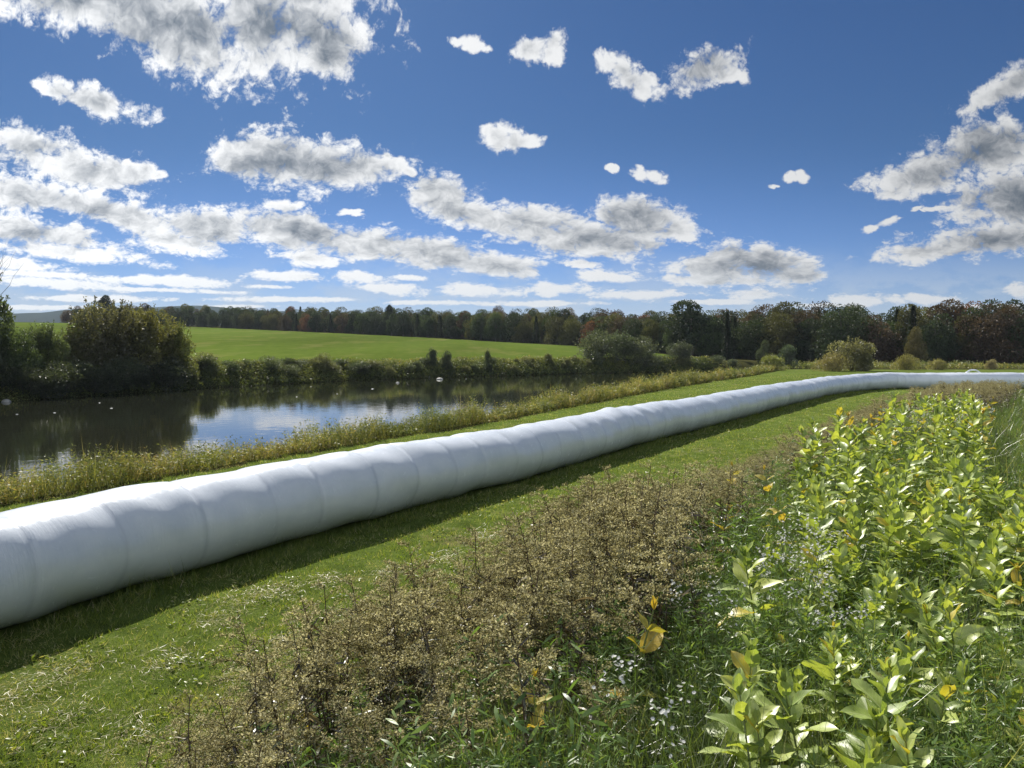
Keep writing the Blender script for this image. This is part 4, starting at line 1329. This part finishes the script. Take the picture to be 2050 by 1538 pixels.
# ------------------------------------------------------------------ milkweed
def milkweed_proto(seed, H, mat, pairs=8, big=1.0, sparse=0.0):
    rg = np.random.RandomState(seed)
    q = np.linspace(0, 1, 8)
    bx, by = rg.normal(0, .07, 2)
    cl = np.stack([bx * q ** 2, by * q ** 2, H * q], -1)
    Vs, Fs = tubes([(cl, .0065 * (1.1 - .6 * q))], 6)
    stem_ = mesh("stem", Vs, Fs, M_MSTEM, rnd=rg.rand(len(Vs)))
    P, D, L, C, up = [], [], [], [], []
    a0 = rg.rand() * 3.14
    for i in range(pairs):
        t = .2 + .8 * (i / (pairs - 1)) ** .9
        if rg.rand() < sparse: continue
        a = a0 + (i % 2) * math.pi / 2 + rg.normal(0, .18)
        for sgn in (0, math.pi):
            el = np.interp(t, [.2, .6, .85, 1], [-.15, .35, .75, 1.15]) + rg.normal(0, .16)
            aa = a + sgn + rg.normal(0, .12)
            P.append([np.interp(t, q, cl[:, c]) for c in range(3)])
            D.append([math.cos(aa) * math.cos(el), math.sin(aa) * math.cos(el), math.sin(el)])
            L.append(big * np.interp(t, [.2, .5, .85, 1], [.125, .168, .145, .088]) * rg.uniform(.7, 1.15))
            C.append(np.interp(t, [.2, .7, 1], [.40, .25, .05]) + rg.normal(0, .13))
    # the small upright leaves of the growing tip
    for i in range(3):
        aa = rg.rand() * 6.283
        P.append(list(cl[-1])); D.append([math.cos(aa) * .25, math.sin(aa) * .25, 1]); L.append(.06 * big); C.append(.0)
    P, D, L, C = map(np.array, (P, D, L, C))
    N0 = np.zeros_like(D); N0[:, 2] = 1.0
    N0 = N0 + rg.normal(0, .30, D.shape)
    vert = D[:, 2] > .8
    N0[vert, :2] -= D[vert, :2] * 3
    V, F, R = leaves(P, D, N0, L, L * rg.uniform(.40, .55, len(L)), 8, 5, 'oblong', C, .30, .10, rnd=np.clip(rg.normal(.45, .22, len(L)), 0, 1) if mat is M_MILK else rg.rand(len(L)), rg=rg)
    return stem_, mesh("leaves", V, F, mat, rnd=R, uv=leaves.st)


MILK = [milkweed_proto(500 + i, .85, M_MILK, p_, b_) for i, (p_, b_) in enumerate([(13, 1.15), (14, 1.1), (12, 1.2), (13, 1.0), (14, 1.15), (12, 1.05), (15, 1.1), (13, 1.2)])]
MILKY = [milkweed_proto(520 + i, .8, M_MILKY, p_, b_, .2) for i, (p_, b_) in enumerate([(6, .95), (7, .9), (5, 1.0)])]


def place_milk(pr, x, y, H, label, group=None, name="milkweed_plant", z=None):
    r = empty(name, (x, y, (tz(x, y) if z is None else z) - .01), 0)
    r.rotation_euler = (rg.normal(0, .15), rg.normal(0, .15), rg.rand() * 6.283)
    r.scale = (H / .85,) * 3
    tag(r, label, "milkweed", group)
    obj("stem", pr[0], r); obj("leaves", pr[1], r)
    return r


rg = np.random.RandomState(81)
cand = []
d = rg.uniform(1.9, 17, 9000); a = rg.uniform(-.1, .72, 9000)
x, y = np.tan(a) * d, d
s = -sdist(x, y, TUBE)
lo = np.interp(y, [1.5, 3, 5, 8, 19], [9.05, 8.85, 8.8, 8.35, 8.6]) + .25 * wob(x, y, 1.1, 21)
hi = np.interp(y, [1.5, 3, 6, 10, 19], [10.3, 10.2, 10.1, 9.9, 9.8]) + .2 * wob(x, y, 1.0, 22)
ok = (s > lo) & (s < hi) & (rg.rand(len(x)) < y / 19 + .3)
cand = np.stack([x, y], -1)[ok]
chosen = []
for y0, y1, gap, cap in ((1.6, 5.6, .125, 175), (5.6, 17, .20, 110)):
    k0 = 0
    for c in cand:
        if not (y0 < c[1] <= y1): continue
        if all(math.hypot(c[0] - e[0], c[1] - e[1]) > gap for e in chosen):
            chosen.append(c); k0 += 1
        if k0 >= cap: break
for c in chosen:
    x, y = c
    if math.hypot(x, y) < 1.75: continue
    yel = rg.rand() < np.clip((y - 4) / 30, .02, .22)
    H = rg.uniform(.44, .74) * np.interp(y, [2, 4.5, 9], [.82, 1, 1.3])
    if yel: place_milk(MILKY[rg.randint(3)], x, y, H, "yellowing milkweed plant among the green ones on the near bank", "yellowing milkweeds in the patch")
    else: place_milk(MILK[rg.randint(8)], x, y, H, "green leafy milkweed plant in the dense sunlit patch on the near bank", "green milkweeds in the patch")

# milkweeds and other plants that stand on their own, each where the photo has it: (photo x, y of its top, height)
def top_at(px, py, H):
    X, Y, Z = pix_dir(px, py)
    dd = np.geomspace(1.5, 60, 2500)
    gap = CAMH + Z / Y * dd - (terrain(X / Y * dd, dd) + H)
    i = np.nonzero(gap < 0)[0][0]
    return X / Y * dd[i], dd[i]


for (px, py, H, lab) in [
    (1045, 1370, .62, "yellow milkweed with large drooping leaves at the lower front of the dry goldenrod"),
    (1240, 1185, .75, "yellow-leaved milkweed poking out of the dark dry goldenrod clump"),
    (660, 1440, .5, "small yellow plant low in the dry weeds at the bottom left of the goldenrod"),
    (1480, 930, .7, "pale yellow milkweed at the lawn edge, leftmost of the few beyond the goldenrod clump"),
    (1555, 940, .7, "bright yellow milkweed standing in the low brown weeds beyond the goldenrod clump"),
    (1420, 1010, .6, "pale yellow milkweed just right of the tall goldenrod clump"),
    (1600, 1000, .6, "orange-yellow milkweed in the low brown weeds"),
    (960, 1475, .4, "low yellow milkweed leaves at the bottom, left of the large drooping yellow one"),
]:
    x, y = top_at(px, py, H)
    place_milk(MILKY[int(px) % 3], x, y, H * 1.05, lab)
for (px, py, H, lab) in [
    (1540, 1135, .66, "green milkweed with yellow top leaves, leftmost tall one at the patch's edge"),
    (1650, 1010, .66, "green milkweed at the left tip of the patch, beside the low brown weeds"),
    (1480, 1290, .6, "grey-green milkweed standing apart left of the patch in grass"),
    (1545, 1450, .58, "large broad-leaved milkweed nearest the bottom edge"),
    (1790, 1395, .62, "large milkweed with upright rolled leaves near the bottom edge"),
]:
    x, y = top_at(px, py, H)
    place_milk(MILK[int(px) % 8], x, y, H * 1.05, lab)


# ------------------------------------------------------------------ white asters
def aster_proto(seed, H=.6):
    rg = np.random.RandomState(seed)
    segs, P = [], []
    for i in range(9):
        a = rg.rand() * 6.283; q = np.linspace(0, 1, 6)[:, None]
        e = np.array([math.cos(a) * .12, math.sin(a) * .12, H * rg.uniform(.75, 1.0)])
        pts = q * e * np.array([1, 1, 1]) + np.array([0, 0, 0])
        segs.append((pts, .0022 * (1.1 - .6 * q[:, 0])))
        for j in range(rg.randint(5, 11)): P.append(pts[-1] + rg.normal(0, .022, 3) * np.array([1, 1, .8]))
    Vs, Fs = tubes(segs, 4)
    st = mesh("stems", Vs, Fs, M_MSTEM, rnd=rg.rand(len(Vs)))
    n = 90
    t = rg.rand(n); k = rg.randint(0, 9, n)
    Q = np.array([segs[kk][0][0] + (segs[kk][0][-1] - segs[kk][0][0]) * tt for kk, tt in zip(k, t)])
    lf = leaves(Q, rdir(n, rg, .5), rdir(n, rg, .8), rg.uniform(.02, .06, n), .008, 2, 2, 'leaf', .3, rg=rg)
    P = np.array(P); m = len(P)
    pet = []
    C = np.repeat(P, 9, 0)
    up = np.repeat(rdir(m, rg, 1.2), 9, 0)
    ang = np.tile(np.arange(9) / 9 * 6.283, m)
    U, _, Sv = frame(up, np.array([[1.0, .2, 0]]))
    Wv = np.cross(U, Sv)
    D = Sv * np.cos(ang)[:, None] + Wv * np.sin(ang)[:, None] + U * .25
    pt = rhombs(C, D, U, .0065, .0034, rng.rand(len(C)))
    return st, mesh("leaves", lf[0], lf[1], M_FEATH, rnd=lf[2]), mesh("blossoms", pt[0], pt[1], M_PETAL, rnd=pt[2], smooth=False)


AST = [aster_proto(600 + i) for i in range(3)]
rg = np.random.RandomState(91)


def place_aster(x, y, H, label, group=None):
    r = empty("aster_plant", (x, y, tz(x, y) - .01), rg.rand() * 6.283); r.scale = (H / .6 * 1.1,) * 3
    tag(r, label, "wildflower", group)
    for me in AST[rg.randint(3)]: obj(me.name.split('.')[0], me, r)


for (px, py, H, lab) in [(1300, 1375, .62, "white-flowered aster in the grass at the bottom, right of the yellow milkweed"),
                         (1418, 1195, .6, "white-flowered aster beside the dark right side of the goldenrod clump")]:
    x, y = top_at(px, py, H); place_aster(x, y, H, lab)
for i in range(9):
    px, py = rg.uniform(1560, 1720), rg.uniform(1030, 1260)
    x, y = top_at(px, py, .55)
    place_aster(x, y, rg.uniform(.5, .65), "small white-flowered aster at the left edge of the milkweed patch", "asters beside the milkweed patch")
for i in range(34):
    px, py = rg.uniform(1780, 1960), rg.uniform(775, 850)
    x, y = top_at(px, py, .6)
    place_aster(x, y, rg.uniform(.5, .8), "pale seeding aster among brown weeds at the far end of the bank", "asters at the far end of the bank")

# ------------------------------------------------------------------ things in the water
M_STONE = plain_mat("pale_stone", (0.30, 0.30, 0.27), .6, .25, 5)
M_DEB = plain_mat("white_debris", (0.8, 0.8, 0.78), .4, .08, 5)


def blob(name, r, mat, sq=.55, seed=0, flat=False):
    rg = np.random.RandomState(seed)
    nu, nv = 14, 9
    u = np.arange(nu) / nu * 6.283; v = np.linspace(-1.5, 1.5, nv)
    U, W = np.meshgrid(u, v)
    R = r * (1 + .14 * np.sin(2 * U + seed) * np.cos(W) + .10 * np.sin(3 * U + 2 * W + seed * 2) + .06 * np.sin(5 * U - 3 * W))
    X = R * np.cos(U) * np.cos(W) * 1.35; Y = R * np.sin(U) * np.cos(W); Z = R * np.sin(W) * sq
    V = np.stack([X, Y, Z], -1).reshape(-1, 3)
    i = np.arange(nv - 1)[:, None] * nu; j = np.arange(nu)[None, :]; j2 = (j + 1) % nu
    F = np.stack([i + j, i + j2, i + nu + j2, i + nu + j], -1).reshape(-1, 4)
    return mesh(name, V, F, mat)


def on_water(px, py):
    X, Y, Z = pix_dir(px, py)
    d = (CAMH + 1.0) / (-Z / Y)
    return X / Y * d, d


for i, (px, py, r, lab) in enumerate([(856, 757, .46, "larger pale grey stone rising from the water near the far bank"),
                                      (881, 760, .32, "small white-topped stone in the water right of the larger pale stone"),
                                      (796, 767, .18, "small pale stone alone in the water left of the two larger stones"),
                                      (13, 805, .3, "dull grey stone at the water's edge at the far left")]):
    x, y = on_water(px, py)
    o = obj("pale_stone", blob("pale_stone", r, M_STONE, .75, i + 1), loc=(x, y, -1.0)); tag(o, lab, "stone")
for i, (px, py, r, lab) in enumerate([
    (34, 830, 0.10, "white floating scrap on dark water, the leftmost one"),
    (109, 827, 0.11, "white floating scrap on dark water, second from the left"),
    (199, 807, 0.10, "round white floating scrap, closest to the far bank shrubs"),
    (223, 818, 0.15, "longest white floating scrap, just right of the round one"),
    (594, 795, 0.11, "thin pale scrap floating left of the sky's reflection"),
    (675, 789, 0.11, "pale scrap floating near the left part of the bright water"),
    (746, 779, 0.17, "pale flat scrap floating in front of the far bank weeds"),
    (880, 755, 0.19, "flat white scrap floating directly behind the white-topped stone"),
    (933, 759, 0.10, "faint pale scrap floating right of the stones"),
]):
    x, y = on_water(px, py)
    o = obj("floating_scrap", blob("floating_scrap", r * .55, M_DEB, .22, i + 20), loc=(x, y, -0.985)); tag(o, lab, "floating scrap")

# ------------------------------------------------------------------ the air
mh, N = mat_new("haze")
pv = N.new('ShaderNodeVolumePrincipled')
pv.inputs['Color'].default_value = (0.74, 0.84, 0.98, 1)
pv.inputs['Density'].default_value = 0.00008
pv.inputs['Anisotropy'].default_value = 0.2
oh = N.new('ShaderNodeOutputMaterial'); N.nt.links.new(pv.outputs[0], oh.inputs['Volume'])
hx0, hx1, hy0, hy1, hz0, hz1 = -2450, 2450, -420, 2300, -12, 108
HV = np.array([(x, y, z) for z in (hz0, hz1) for y in (hy0, hy1) for x in (hx0, hx1)], float)
HF = np.array([(0, 2, 3, 1), (4, 5, 7, 6), (0, 1, 5, 4), (2, 6, 7, 3), (0, 4, 6, 2), (1, 3, 7, 5)])
tag(obj("haze", mesh("haze", HV, HF, mh, smooth=False)), "thin bluish haze that softens the far woods and hills", "haze", kind="stuff")
